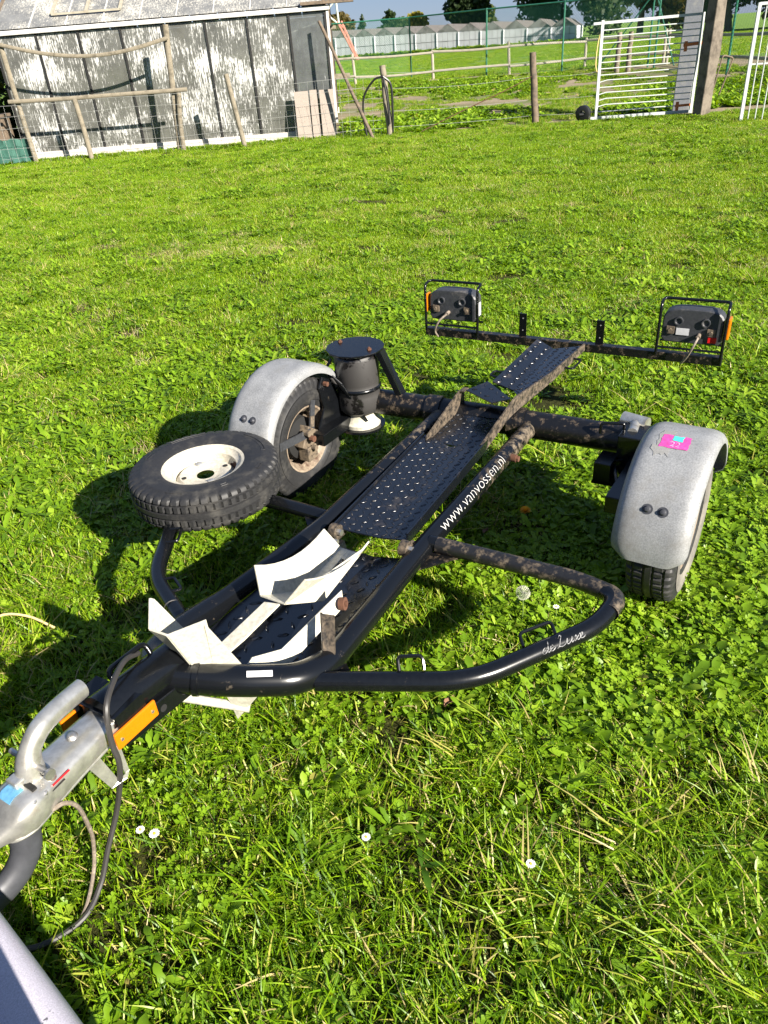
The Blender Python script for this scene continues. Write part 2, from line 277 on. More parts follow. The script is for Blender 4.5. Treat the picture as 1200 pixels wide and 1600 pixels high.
# ------------------------------------------------------------------ mesh builder
class MB:
    def __init__(s): s.v = []; s.f = []; s.sm = []
    def add(s, vs_, fs, smooth=False):
        o = len(s.v); s.v += [tuple(x) for x in vs_]
        s.f += [tuple(i + o for i in f) for f in fs]; s.sm += [smooth] * len(fs); return s
    def box(s, c, size, ax=None):
        c = Vector(c); X, Y, Z = ax if ax else (Vector((1, 0, 0)), Vector((0, 1, 0)), Vector((0, 0, 1)))
        a, b, d = size[0] / 2, size[1] / 2, size[2] / 2
        P = [c + X * (sx * a) + Y * (sy * b) + Z * (sz * d) for sx in (-1, 1) for sy in (-1, 1) for sz in (-1, 1)]
        return s.add(P, [(0, 1, 3, 2), (4, 6, 7, 5), (0, 4, 5, 1), (2, 3, 7, 6), (0, 2, 6, 4), (1, 5, 7, 3)])
    def bar(s, p, q, w, h, upv=(0, 0, 1)):
        p, q = Vector(p), Vector(q); X = (q - p); L = X.length; X.normalize()
        Y = Vector(upv).cross(X).normalized(); Z = X.cross(Y)
        return s.box((p + q) / 2, (L, w, h), (X, Y, Z))
    def poly(s, pts, t):
        P = [Vector(x) for x in pts]; n = Vector((0, 0, 0))
        for i in range(len(P)): n += P[i].cross(P[(i + 1) % len(P)])
        n.normalize(); k = len(P)
        V = [x + n * t / 2 for x in P] + [x - n * t / 2 for x in P]
        F = [tuple(range(k)), tuple(range(2 * k - 1, k - 1, -1))] + [(i, k + i, k + (i + 1) % k, (i + 1) % k) for i in range(k)]
        return s.add(V, F)
    def tube(s, path, r, n=14, caps=True, flat=1.0):
        P = [Vector(x) for x in path]; K = len(P)
        rr = (list(r) + [r[-1]] * K)[:K] if isinstance(r, (list, tuple)) else [r] * K
        T = []
        for i in range(K):
            t = (P[min(i + 1, K - 1)] - P[max(i - 1, 0)]); T.append(t.normalized())
        u = Vector((0, 0, 1)) if abs(T[0].z) < 0.9 else Vector((1, 0, 0))
        u = (u - T[0] * u.dot(T[0])).normalized(); V = []
        for i in range(K):
            u = (u - T[i] * u.dot(T[i])).normalized(); w = T[i].cross(u)
            for j in range(n):
                a = 2 * math.pi * j / n; V.append(P[i] + (u * math.cos(a) + w * math.sin(a) * flat) * rr[i])
        F = [(i * n + j, (i + 1) * n + j, (i + 1) * n + (j + 1) % n, i * n + (j + 1) % n) for i in range(K - 1) for j in range(n)]
        s.add(V, F, True)
        if caps:
            s.add(V[:n], [tuple(range(n - 1, -1, -1))]); s.add(V[-n:], [tuple(range(n))])
        return s
    def lathe(s, prof, c=(0, 0, 0), axis=(0, 0, 1), n=32, closed=False, mod=None, smooth=True):
        c = Vector(c); A = Vector(axis).normalized()
        u = Vector((1, 0, 0)) if abs(A.x) < 0.9 else Vector((0, 0, 1)); u = (u - A * u.dot(A)).normalized(); w = A.cross(u)
        K = len(prof); V = []
        for i in range(n):
            a = 2 * math.pi * i / n; d = u * math.cos(a) + w * math.sin(a)
            for j, (r, h) in enumerate(prof):
                if mod: r = mod(i, j, r)
                V.append(c + A * h + d * r)
        rng_ = K if closed else K - 1
        F = [(i * K + j, ((i + 1) % n) * K + j, ((i + 1) % n) * K + (j + 1) % K, i * K + (j + 1) % K) for i in range(n) for j in range(rng_)]
        return s.add(V, F, smooth)
    def cyl(s, p, q, r, n=14): return s.tube([p, q], r, n)
    def sheet(s, G, t, smooth=True):
        """Grid of points made into a sheet of thickness t (offset along the averaged normals)."""
        I, J = len(G), len(G[0]); P = [[Vector(x) for x in row] for row in G]; N = []
        for i in range(I):
            row = []
            for j in range(J):
                a = P[min(i + 1, I - 1)][j] - P[max(i - 1, 0)][j]; b = P[i][min(j + 1, J - 1)] - P[i][max(j - 1, 0)]
                row.append(a.cross(b).normalized())
            N.append(row)
        V = [P[i][j] + N[i][j] * t / 2 for i in range(I) for j in range(J)] + [P[i][j] - N[i][j] * t / 2 for i in range(I) for j in range(J)]
        o = I * J; F = []
        for i in range(I - 1):
            for j in range(J - 1):
                a, b, c, d = i * J + j, i * J + j + 1, (i + 1) * J + j + 1, (i + 1) * J + j
                F.append((a, d, c, b)); F.append((o + a, o + b, o + c, o + d))
        s.add(V, F, smooth)
        E = []
        for i in range(I - 1):
            for j in (0, J - 1):
                a, b = i * J + j, (i + 1) * J + j; E.append((a, b, o + b, o + a))
        for j in range(J - 1):
            for i in (0, I - 1):
                a, b = i * J + j, i * J + j + 1; E.append((a, b, o + b, o + a))
        s.add(V, E, False)
        return s
    def build(s, name, mat, parent=None, loc=None, rot=None, kind=None, bevel=0.0):
        me = bpy.data.meshes.new(name); me.from_pydata(s.v, [], s.f); me.update()
        me.polygons.foreach_set('use_smooth', s.sm)
        me.materials.append(M[mat] if isinstance(mat, str) else mat)
        bm = bmesh.new(); bm.from_mesh(me); bmesh.ops.recalc_face_normals(bm, faces=bm.faces); bm.to_mesh(me); bm.free()
        if any(s.sm) and name != 'tread_lugs': me.set_sharp_from_angle(angle=R(42))
        o = bpy.data.objects.new(name, me); COL.objects.link(o)
        if parent: o.parent = parent
        if loc is not None: o.location = loc
        if rot is not None: o.rotation_euler = rot
        if kind: o['kind'] = kind
        if bevel:
            b = o.modifiers.new('bevel', 'BEVEL'); b.width = bevel; b.segments = 2; b.limit_method = 'ANGLE'
        return o

def tag(o, label=None, cat=None, group=None, kind=None):
    if label: o['label'] = label
    if cat: o['category'] = cat
    if group: o['group'] = group
    if kind: o['kind'] = kind
    return o
def thing(name, label, cat, loc=(0, 0, 0), rz=0, group=None):
    o = bpy.data.objects.new(name, None); COL.objects.link(o); o.location = loc; o.rotation_euler = (0, 0, rz)
    o.empty_display_size = 0.1
    return tag(o, label, cat, group)
def fillet(pts, r, n=6):
    P = [Vector(p) for p in pts]; out = [P[0]]
    for i in range(1, len(P) - 1):
        a, b, c = P[i - 1], P[i], P[i + 1]; d1 = (a - b); d2 = (c - b)
        k = min(r, d1.length * 0.45, d2.length * 0.45); s0 = b + d1.normalized() * k; e0 = b + d2.normalized() * k
        for j in range(n + 1):
            t = j / n; out.append(s0 * (1 - t) ** 2 + b * 2 * t * (1 - t) + e0 * t * t)
    out.append(P[-1]); return out
def bez(pts, n=40):
    """Smooth curve through the points (Catmull-Rom)."""
    P = [Vector(p) for p in pts]; P = [P[0] * 2 - P[1]] + P + [P[-1] * 2 - P[-2]]; out = []
    seg = len(P) - 3
    for i in range(seg):
        for j in range(max(2, n // seg)):
            t = j / max(2, n // seg); a, b, c, d = P[i:i + 4]
            out.append(0.5 * ((2 * b) + (c - a) * t + (2 * a - 5 * b + 4 * c - d) * t * t + (3 * b - a - 3 * c + d) * t ** 3))
    out.append(P[-2]); return out
def lugs(mb, a, b, c, d, sp=0.027, ln=0.0235, w=0.0048, h=0.0030, inset=0.014, up_=(0, 0, 1)):
    """Raised lozenges of tread plate on the quad a-b-c-d (a-b along, a-d across)."""
    a, b, c, d = map(Vector, (a, b, c, d))
    nrm = (b - a).cross(d - a).normalized()
    if nrm.dot(Vector(up_)) < 0: nrm = -nrm
    L = ((b - a).length + (c - d).length) / 2; W = ((d - a).length + (c - b).length) / 2
    nu, nv = max(1, int((L - inset) / sp)), max(1, int((W - inset) / sp))
    for i in range(nu):
        for j in range(nv):
            u = (i + 0.5) / nu; v = (j + 0.5) / nv
            p = (a * (1 - u) + b * u) * (1 - v) + (d * (1 - u) + c * u) * v
            ex = (b - a).normalized(); ey = nrm.cross(ex)
            s = 1 if (i + j) % 2 else -1
            jt = random.uniform(-.16, .16); X = (ex * (1 + jt) + ey * s * (1 - jt)).normalized(); Y = nrm.cross(X); Y = (Y + nrm * random.uniform(-.05, .05)).normalized(); X = (X + nrm * random.uniform(-.03, .03)).normalized()
            V = [p - X * ln / 2, p + Y * w / 2 - X * ln * 0.15, p + Y * w / 2 + X * ln * 0.15, p + X * ln / 2, p - Y * w / 2 + X * ln * 0.15, p - Y * w / 2 - X * ln * 0.15,
                 p + nrm * h - X * ln * 0.28, p + nrm * h + X * ln * 0.28]
            V = [x + nrm * 0.0004 for x in V]
            mb.add(V, [(0, 6, 1), (1, 6, 7, 2), (2, 7, 3), (3, 7, 4), (4, 7, 6, 5), (5, 6, 0)], True)
def text_poly(txt, size, shear=0.0, spacing=1.0):
    cu = bpy.data.curves.new('lettering', 'FONT'); cu.body = txt; cu.size = size; cu.shear = shear; cu.space_character = spacing; cu.offset = -0.0011
    ob = bpy.data.objects.new('lettering_source', cu); COL.objects.link(ob)
    dg = bpy.context.evaluated_depsgraph_get(); me = bpy.data.meshes.new_from_object(ob.evaluated_get(dg))
    bpy.data.objects.remove(ob); bpy.data.curves.remove(cu)
    bm = bmesh.new(); bm.from_mesh(me); bmesh.ops.triangulate(bm, faces=bm.faces)
    for _ in range(2):
        bmesh.ops.subdivide_edges(bm, edges=[e for e in bm.edges if e.calc_length() > 0.006], cuts=1)
        bmesh.ops.triangulate(bm, faces=bm.faces)
    V = [v.co.copy() for v in bm.verts]; F = [tuple(v.index for v in f.verts) for f in bm.faces]; bm.free(); bpy.data.meshes.remove(me)
    return V, F
def text_on_tube(txt, p0, p1, nrm, r, phi0, size, name, parent, shear=0.0, stroke=None):
    p0, p1 = Vector(p0), Vector(p1); d = (p1 - p0); L = d.length; d.normalize()
    n_ = Vector(nrm); n_ = (n_ - d * n_.dot(d)).normalized(); z_ = n_.cross(d)
    if z_.z < 0: z_ = -z_
    V, F = text_poly(txt, size, shear)
    xs = [v.x for v in V]; ys = [v.y for v in V]; x0, x1, ym = min(xs), max(xs), (min(ys) + max(ys)) / 2
    mb = MB(); W = []
    for v in V:
        ph = phi0 + (v.y - ym) / r; W.append(p0 + d * ((v.x - x0) / (x1 - x0) * L) + (n_ * math.cos(ph) + z_ * math.sin(ph)) * (r + 0.0012))
    mb.add(W, F); return mb.build(name, 'print', parent)

def mat_guard():
    """Dull galvanised sheet, mottled, with road film that thickens towards the lower ends."""
    m, n, l, p = new_mat('mudguard_sheet')
    tc = n.new('ShaderNodeTexCoord'); sp = n.new('ShaderNodeSeparateXYZ'); l.new(tc.outputs['Object'], sp.inputs[0])
    mr = n.new('ShaderNodeMapRange'); mr.inputs[1].default_value = .50; mr.inputs[2].default_value = .24; mr.inputs[3].default_value = -.04; mr.inputs[4].default_value = .13; l.new(sp.outputs[2], mr.inputs[0])
    f = noise(n, l, 11, 6, .7); a = n.new('ShaderNodeMath'); a.operation = 'ADD'; l.new(f, a.inputs[0]); l.new(mr.outputs[0], a.inputs[1])
    mask = ramp(n, l, a.outputs[0], [(.50, (0, 0, 0)), (.78, (1, 1, 1))])
    spk = noise(n, l, 240, 3, .65); big = noise(n, l, 22, 4, .6)
    c0 = ramp(n, l, spk, [(.3, (.185, .19, .195)), (.7, (.33, .335, .34))]); c1 = ramp(n, l, big, [(.35, (.82, .82, .82)), (.65, (1.06, 1.06, 1.06))])
    mm = n.new('ShaderNodeMix'); mm.data_type = 'RGBA'; mm.blend_type = 'MULTIPLY'; mm.inputs[0].default_value = 1; l.new(c0, mm.inputs[6]); l.new(c1, mm.inputs[7])
    c = mixc(n, l, mask, mm.outputs[2], (.12, .115, .105)); l.new(c, p.inputs['Base Color'])
    l.new(ramp(n, l, mask, [(0, (.46,) * 3), (1, (.75,) * 3)]), p.inputs['Roughness']); p.inputs['Metallic'].default_value = .15
    bump(n, l, p, big, .12, .004); return m
def mat_rear_dirt():
    """Black enamel that is cleaner at the drawbar and crusted with road dirt towards the axle."""
    m, n, l, p = new_mat('frame_enamel')
    tc = n.new('ShaderNodeTexCoord'); sp = n.new('ShaderNodeSeparateXYZ'); l.new(tc.outputs['Object'], sp.inputs[0])
    mr = n.new('ShaderNodeMapRange'); mr.inputs[1].default_value = .35; mr.inputs[2].default_value = -.35; mr.inputs[3].default_value = -.08; mr.inputs[4].default_value = .16; l.new(sp.outputs[0], mr.inputs[0])
    f = noise(n, l, 38, 6, .7); a = n.new('ShaderNodeMath'); a.operation = 'ADD'; l.new(f, a.inputs[0]); l.new(mr.outputs[0], a.inputs[1])
    mask = ramp(n, l, a.outputs[0], [(.56, (0, 0, 0)), (.76, (1, 1, 1))])
    c = mixc(n, l, mask, (.0035, .004, .005), (.14, .11, .075)); l.new(c, p.inputs['Base Color'])
    l.new(ramp(n, l, mask, [(0, (.22,) * 3), (1, (.85,) * 3)]), p.inputs['Roughness']); return m
# ------------------------------------------------------------------ setting: ground
def ground_sheet(name, pts, z, mat):
    mb = MB(); mb.add([(x, y, z) for x, y in pts], [tuple(range(len(pts)))]); return mb.build(name, mat, kind='structure')
gmb = MB()
gmb.add([(-900, -300, -0.012), (900, -300, -0.012), (900, 1500, -0.012), (-900, 1500, -0.012)], [(0, 1, 2, 3)])
gmb.build('field', 'field', kind='structure')
ground_sheet('lawn', [(-30, -12), (30, -12), (30, 15.6), (6.3, 15.55), (3.4, 16.0), (-0.3, 16.5), (-7, 16.6), (-30, 16.7)], 0.0, 'ground')
ground_sheet('paddock', [(-0.3, 16.2), (3.4, 15.8), (6.3, 15.3), (30, 14), (30, 33.5), (12, 35.2), (5.9, 37.2), (0, 38.0), (-7, 38.4), (-7, 16.4)], -0.005, 'paddock')

# ------------------------------------------------------------------ trailer
HEAD = R(236.1311)
tr = thing('motorcycle_trailer', 'low black tubular motorcycle trailer with tread plate channel and grey mudguards on the grass', 'trailer', (0.2147, 2.2451, 0), HEAD)
V3 = Vector
# main frame: two rails bent in to the drawbar
fr = MB()
fr.tube(fillet([(-.41, .155, .295), (.45, .167, .29), (.985, .205, .303), (1.075, .185, .325), (1.17, .075, .355), (1.245, -.055, .378)], .06, 7), [.0305] * 9 + [.0315, .0325, .0335, .0345] + [.0365] * 60, 20)
fr.tube(fillet([(-.40, -.205, .295), (.48, -.168, .29), (.95, -.19, .303), (1.09, -.185, .33), (1.20, -.15, .358), (1.245, -.075, .378)], .06, 7), [.0305] * 9 + [.0315, .0325, .0335, .0345] + [.0365] * 60, 20)
frame = fr.build('frame', mat_rear_dirt(), tr)
w = MB()
w.tube([(1.206, .016, .3665), (1.212, .006, .368)], .0395, 20); w.build('weld_seam', 'black', frame)
dm = MB(); dm.tube([(1.15, -.064, .383), (1.42, -.052, .418)], .046, 22)
dm.bar((1.17, -.06, .336), (1.41, -.05, .37), .10, .05)
drawbar = dm.build('drawbar', 'black', tr, bevel=.003)
for t in (.28, .55, .8):
    hb = MB()
    p = V3((1.17, -.06, .336)) * (1 - t) + V3((1.41, -.05, .37)) * t
    hb.cyl(p + V3((0, .0495, 0)), p + V3((0, .051, 0)), .009, 14)
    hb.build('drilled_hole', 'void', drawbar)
rb = MB(); rb.tube(fillet([(1.35, -.062, .435), (1.35, -.088, .468), (1.24, -.098, .456), (1.245, -.07, .42)], .016, 4), .0065, 10)
rb.build('cable_guide', 'black', tr)
# axle
ax = MB(); ax.tube([(-.375, -.60, .30), (-.405, -.2, .298), (-.435, .30, .298), (-.445, .58, .298)], .052, 26)
axle = ax.build('axle_tube', 'muddy', tr)
for p, q in (((-.418, .07, .298), (-.424, .13, .298)), ((-.398, -.27, .298), (-.404, -.21, .298))): cl = MB(); cl.tube([p, q], .060, 26); cl.build('axle_collar', 'muddy', axle)
# rear-of-wheel brackets, right
b = MB(); b.box((-.41, .545, .295), (.12, .10, .12)); b.box((-.33, .47, .24), (.10, .06, .07)); b.poly([(-.32, .50, .26), (-.05, .60, .26), (-.05, .62, .20), (-.36, .52, .17), (-.40, .50, .2)], .012)
b.box((-.24, .57, .25), (.34, .05, .06)); b.poly([(-.30, .43, .18), (-.36, .53, .15), (-.36, .53, .27), (-.30, .46, .27)], .008)
b.build('swing_arm', 'black', tr, bevel=.003)
b = MB(); b.tube(fillet([(-.385, .425, .335), (-.385, .425, .375), (-.405, .50, .378), (-.405, .50, .335)], .012, 4), .0055, 10); b.build('tie_down_loop', 'black', tr)
b = MB(); b.tube([(-.50, .47, .35), (-.48, .56, .35)], .027, 16); b.tube([(-.475, .52, .35), (-.40, .53, .35)], .018, 12); b.build('air_valve', 'zinc', tr)
# left: brackets and swing arm
b = MB(); b.poly([(-.19, -.632, .46), (-.16, -.632, .42), (-.18, -.630, .33), (-.12, -.630, .24), (-.2, -.628, .20), (-.30, -.622, .22), (-.30, -.622, .30), (-.24, -.625, .43)], .012)
b.box((-.22, -.60, .235), (.26, .05, .05)); b.poly([(-.22, -.60, .46), (-.30, -.58, .30), (-.30, -.50, .24), (-.24, -.57, .42)], .008)
b.build('swing_arm', 'black', tr, bevel=.003)
for p in ((-.195, -.624, .43), (-.26, -.616, .25)): b = MB(); b.tube([p, V3(p) + V3((0, .018, 0))], .010, 6); b.build('bolt', 'rust', tr)
# air spring
CX, CY = -.345, -.565
sp = MB(); sp.lathe([(0, .195), (.098, .195), (.098, .205), (0, .205)], (CX, CY, 0), n=36, smooth=False)
spring = sp.build('air_spring', 'black', tr)
s = MB(); s.lathe([(.05, .205), (.080, .206), (.082, .222), (.066, .240), (.060, .262), (.062, .275)], (CX, CY, 0), n=36); s.build('piston_cone', 'white', spring)
s = MB(); s.lathe([(.058, .262), (.074, .268), (.083, .280), (.0885, .300), (.089, .345), (.0865, .360), (.0895, .366), (.091, .374), (.0895, .382), (.0865, .389), (.0895, .400), (.0905, .45), (.090, .50), (.087, .512), (.081, .518), (.084, .522), (.081, .530)], (CX, CY, 0), n=48); s.build('bellows', 'bellows', spring)
s = MB(); s.lathe([(.088, .366), (.0925, .369), (.0945, .375), (.0925, .381), (.088, .384)], (CX, CY, 0), n=44); s.build('girdle_ring', 'black', spring)
s = MB(); s.lathe([(.083, .5175), (.0865, .5195), (.0865, .5245), (.083, .5265)], (CX, CY, 0), n=40); s.build('clamp_ring', 'steel', spring)
s = MB(); s.lathe([(0, .531), (.118, .531), (.118, .538), (0, .538)], (CX, CY, 0), n=14, smooth=False); s.build('top_plate', 'black', spring, bevel=.0015)
for dx, dy in ((-.02, -.085), (.012, .075)):
    s = MB(); s.tube([(CX + dx, CY + dy, .538), (CX + dx, CY + dy, .544)], .009, 6); s.tube([(CX + dx, CY + dy, .544), (CX + dx, CY + dy, .549)], .005, 8); s.build('bolt', 'rust', spring)
s = MB(); s.poly([(-.392, -.462, .530), (-.345, -.452, .530), (-.378, -.378, .325), (-.42, -.38, .325)], .007); s.poly([(-.345, -.452, .530), (-.340, -.470, .530), (-.373, -.396, .325), (-.378, -.378, .325)], .005); s.build('brace', 'black', spring)
s = MB(); s.tube(bez([(-.25, -.60, .40), (-.27, -.66, .45), (-.30, -.655, .49)], 10), .006, 8); s.build('air_line', 'cable', spring)
# side hoops
h = MB(); h.tube(fillet([(.424, .18, .30), (.405, .62, .30), (.43, .735, .30), (.56, .722, .30), (.875, .53, .302), (1.045, .215, .308)], .085, 9), .0235, 18)
hoopR = h.build('side_hoop', 'black', tr); hoopR['label'] = 'side hoop with script lettering'
h = MB(); h.tube(fillet([(.424, -.18, .285), (.425, -.62, .285), (.45, -.725, .285), (.56, -.70, .288), (.915, -.455, .298), (1.035, -.215, .304)], .085, 9), .0235, 18)
hoopL = h.build('side_hoop', 'black', tr); hoopL['label'] = 'side hoop under the spare wheel'
mud = MB(); mud.tube(fillet([(.424, .205, .30), (.405, .62, .30), (.43, .735, .30), (.50, .732, .30)], .085, 9), .0240, 18, caps=False); mud.build('mud_splash', mat_worn('mud_on_hoop', (0.012, .012, .013), (.17, .13, .085), .50, .74, .3, .9, 34), hoopR)
for par, sgn in ((hoopR, 1), (hoopL, -1)):
    for tri in ([(.44, sgn * .175, .275), (.415, sgn * .30, .285), (.53, sgn * .178, .265)], [(1.0, sgn * .215, .295), (.93, sgn * .215, .275), (.985, sgn * .275, .295)]): g_ = MB(); g_.poly(tri, .006); g_.build('gusset', 'muddy', par)
def loop(par, p, q, hgt, out):
    p, q = V3(p), V3(q); o = V3(out) * hgt
    m = MB(); m.tube(fillet([p, p + o, q + o, q], .012, 4), .0045, 8); m.build('tie_down_loop', 'black', par)
loop(hoopR, (.935, .375, .318), (.905, .425, .318), .032, (-.5, -.4, .78))
loop(hoopR, (.73, .597, .318), (.655, .648, .318), .036, (-.72, -.62, .3))
loop(hoopL, (.935, -.405, .315), (.965, -.345, .315), .042, (-.55, .75, .1))
loop(hoopL, (.79, -.535, .312), (.73, -.575, .312), .042, (-.5, .8, .1))
tie = MB(); tie.lathe([(.0245, -.002), (.0265, 0), (.0245, .002)], (1.0, -.295, .302), (.45, .89, .02), 18); tie.build('cable_tie', 'cable', hoopL)
# rail bolt
b = MB(); b.tube([(-.16, .165, .296), (-.16, .205, .296)], .014, 12); b.tube([(-.16, .205, .296), (-.16, .214, .296)], .011, 6); b.build('bolt', 'rust', tr)
# fixed front trough between the rails
ft = MB()
ft.poly([(.50, -.150, .285), (1.06, -.155, .292), (1.06, -.085, .282), (.50, -.080, .275)], .004)
ft.poly([(.50, -.078, .277), (1.06, -.083, .284), (1.06, -.078, .256), (.50, -.073, .250)], .004)
ft.poly([(.50, -.075, .248), (1.06, -.080, .254), (1.06, .03, .254), (.50, .03, .248)], .004)
ft.poly([(.50, .03, .249), (1.06, .03, .255), (1.06, .165, .285), (.50, .155, .280)], .004)
trough = ft.build('front_trough', 'plate', tr)
lg = MB()
lugs(lg, (.50, -.150, .287), (1.06, -.155, .294), (1.06, -.085, .284), (.50, -.080, .277), .034, .036, .008, .005)
lugs(lg, (.50, -.075, .250), (1.06, -.080, .256), (1.06, .03, .256), (.50, .03, .250), .040, .034, .008, .005)
lugs(lg, (.50, .03, .251), (1.06, .03, .257), (1.06, .165, .287), (.50, .155, .282), .030, .028, .007, .004)
lg.build('tread_lugs', 'lug', trough, kind='stuff')
# tilting channel
ch = MB()
A0, A1 = (.497, -.112, .312), (-.165, -.160, .312); C0, C1 = (.470, .030, .300), (-.135, -.040, .300); B0, B1 = (.460, .122, .312), (-.180, .082, .312)
ch.poly([A0, A1, C1, C0], .004); ch.poly([C0, C1, B1, B0], .004)
ch.poly([(.462, .1225, .296), (-.182, .0825, .296), (-.182, .0855, .338), (.462, .1255, .338)], .0045)
ch.poly([(.497, -.113, .296), (-.165, -.161, .296), (-.165, -.164, .322), (.497, -.116, .322)], .0045)
channel = ch.build('tilting_channel', 'plate', tr)
lg = MB()
up3 = (0, 0, .0022)
def lift(p): return tuple(V3(p) + V3(up3))
lugs(lg, lift(A0), lift(A1), lift(C1), lift(C0), .0225); lugs(lg, lift(C0), lift(C1), lift(B1), lift(B0), .0225)
lg.build('tread_lugs', 'lug', channel, kind='stuff')
ic = MB()
F0, F1, F2, F3 = (-.15, -.135, .300), (-.455, -.128, .328), (-.455, .060, .328), (-.15, .078, .300)
ic.poly([F0, F1, F2, F3], .004)
inner = ic.build('rear_channel', 'plate', tr)
lg = MB(); lugs(lg, lift(F0), lift(F1), lift(F2), lift(F3), .0225); lg.build('tread_lugs', 'lug', inner, kind='stuff')
fl = MB()
fl.poly([(-.13, -.137, .292), (-.13, -.137, .322), (-.385, -.130, .402), (-.425, -.128, .402), (-.425, -.128, .350), (-.30, -.132, .30)], .006)
fl.poly([(-.385, -.130, .402), (-.425, -.128, .402), (-.425, -.105, .404), (-.385, -.105, .404)], .004)
fl.build('left_flange', 'muddy2', inner)
fl = MB(); fl.poly([(-.13, .081, .290), (-.13, .083, .338), (-.362, .094, .403), (-.40, .096, .412), (-.70, .1285, .405), (-.985, .158, .425), (-.985, .158, .395), (-.70, .1285, .365), (-.40, .096, .352), (-.33, .092, .345)], .006)
fl.build('right_flange', 'muddy2', inner)
# rear ramp
rp = MB()
RA0, RA1 = (-.485, -.035, .418), (-.985, -.050, .418); RC0, RC1 = (-.50, .045, .388), (-.955, .035, .394); RB0, RB1 = (-.405, .094, .392), (-.985, .155, .415)
rp.poly([RA0, RA1, RC1, RC0], .004); RQ0, RQ1 = (-.43, .098, .398), (-.985, .153, .412); rp.poly([RC0, RC1, RQ1, RQ0], .004)
rp.poly([(-.40, -.105, .404), (-.487, -.055, .414), (-.392, .082, .404), (-.335, .030, .402)], .004)
rp.poly([(-.985, -.050, .420), (-1.03, -.050, .41), (-1.03, -.048, .375), (-.94, -.046, .39)], .005)
ramp_o = rp.build('rear_ramp', 'plate', tr)
lg = MB(); lugs(lg, lift(RA0), lift(RA1), lift(RC1), lift(RC0), .027); lugs(lg, lift(RC0), lift(RC1), lift(RQ1), lift(RQ0), .026)
lugs(lg, (-.40, -.105, .4065), (-.487, -.055, .4165), (-.392, .082, .4065), (-.335, .030, .4045), .03); lg.build('tread_lugs', 'lug', ramp_o, kind='stuff')
loop(ramp_o, (-.60, -.04, .41), (-.55, -.04, .41), .035, (0, -1, .1)); loop(ramp_o, (-.80, .142, .385), (-.88, .150, .395), .032, (0, 1, -.1))
# hinge ears of the channel
for (x, y) in ((.515, -.095), (.50, .140)):
    e = MB(); e.tube([(x, y - .012, .315), (x, y + .012, .315)], .024, 16); e.box((x - .02, y, .297), (.06, .012, .03)); eo = e.build('hinge_ear', 'muddy2', tr)
    e = MB(); e.tube([(x + .002, y + .012, .318), (x + .002, y + .026, .318)], .010, 6); e.build('bolt', 'steel', eo); e = MB(); e.tube([(x + .028, y + .008, .300), (x + .028, y + .026, .300)], .009, 6); e.build('bolt', 'steel', eo)
# wheel chock
ck = MB()
ck.poly([(.935, -.015, .378), (1.02, -.036, .352), (1.085, -.048, .337), (1.10, -.01, .335), (1.045, .005, .348), (.925, .028, .380)], .0062)
ck.poly([(.80, .128, .372), (.818, .142, .335), (1.0, .118, .298), (1.075, .112, .292), (1.115, .056, .326), (1.075, .052, .338), (1.02, .098, .338)], .0062)
ck.poly([(1.186, .053, .532), (1.166, .020, .345), (1.108, .066, .328)], .0062)
ck.poly([(1.115, -.03, .25), (1.106, -.012, .125), (1.085, .055, .22), (1.10, .05, .33), (1.13, -.02, .33)], .0062)
ck.tube([(1.185, -.15, .215), (1.09, .022, .165)], .0115, 14)
chock = ck.build('wheel_chock', 'white', tr, bevel=.0014)
# cradle
cr = MB()
Lp = [(.900, -.062, .456), (.921, -.040, .380), (.800, -.016, .316), (.588, -.022, .322), (.622, -.050, .402)]
def concave(p, q, dep, n=8):
    p, q = V3(p), V3(q); return [p.lerp(q, t / n) - V3((0, 0, dep * 4 * (t / n) * (1 - t / n))) for t in range(1, n)]
cr.poly(Lp + concave(Lp[-1], Lp[0], .035), .0055)
Rp = [(.895, .096, .460), (.930, .048, .392), (.800, .064, .314), (.594, .046, .326), (.618, .100, .402)]
cr.poly(Rp + concave(Rp[-1], Rp[0], .030), .0055)
cr.poly([(.921, -.040, .380), (.930, .048, .392), (.800, .064, .314), (.800, -.016, .316)], .0055)
def rf(u, v): return (V3((.800, -.016, .316)).lerp(V3((.588, -.022, .322)), u)).lerp(V3((.800, .064, .314)).lerp(V3((.594, .046, .326)), u), v)
for (u0, u1, v0, v1) in ((0, 1, 0, .42), (0, 1, .60, 1), (0, .12, .42, .60), (.80, 1, .42, .60)): cr.poly([rf(u0, v0), rf(u1, v0), rf(u1, v1), rf(u0, v1)], .0055)
cr.build('cradle', 'white', chock, bevel=.0014)
fs = MB()
fs.poly([(1.254, -.041, .530), (1.250, .009, .530), (1.203, -.002, .395), (1.193, -.049, .400)], .0055)
fs.poly([(1.254, -.041, .530), (1.206, -.078, .566), (1.196, -.080, .555), (1.135, -.088, .415), (1.193, -.049, .400)], .0055)
fs.poly([(1.250, .009, .530), (1.180, .056, .536), (1.160, .034, .370), (1.203, -.002, .395)], .0055)
fs.build('front_stop', 'white', chock, bevel=.0014)
e = MB(); e.tube([(.826, .139, .35), (.822, .153, .352)], .017, 16); e.tube([(.822, .153, .352), (.82, .158, .352)], .008, 6); e.build('pivot_bolt', 'rust', chock)
e = MB(); e.poly([(1.012, .214, .285), (.930, .163, .405), (.921, .194, .405), (.990, .232, .300)], .006); e.poly([(.930, .163, .405), (.925, .157, .403), (1.006, .207, .285), (1.012, .214, .285)], .0055); po = e.build('post_bracket', 'muddy2', tr)
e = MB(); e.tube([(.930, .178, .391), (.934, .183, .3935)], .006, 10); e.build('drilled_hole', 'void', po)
st = MB(); P0, P1 = V3((1.150, .100, .3495)), V3((1.112, .142, .3380))
dd = (P1 - P0).normalized(); nn = V3((.30, .25, .92)); nn = (nn - dd * nn.dot(dd)).normalized(); tt = dd.cross(nn)
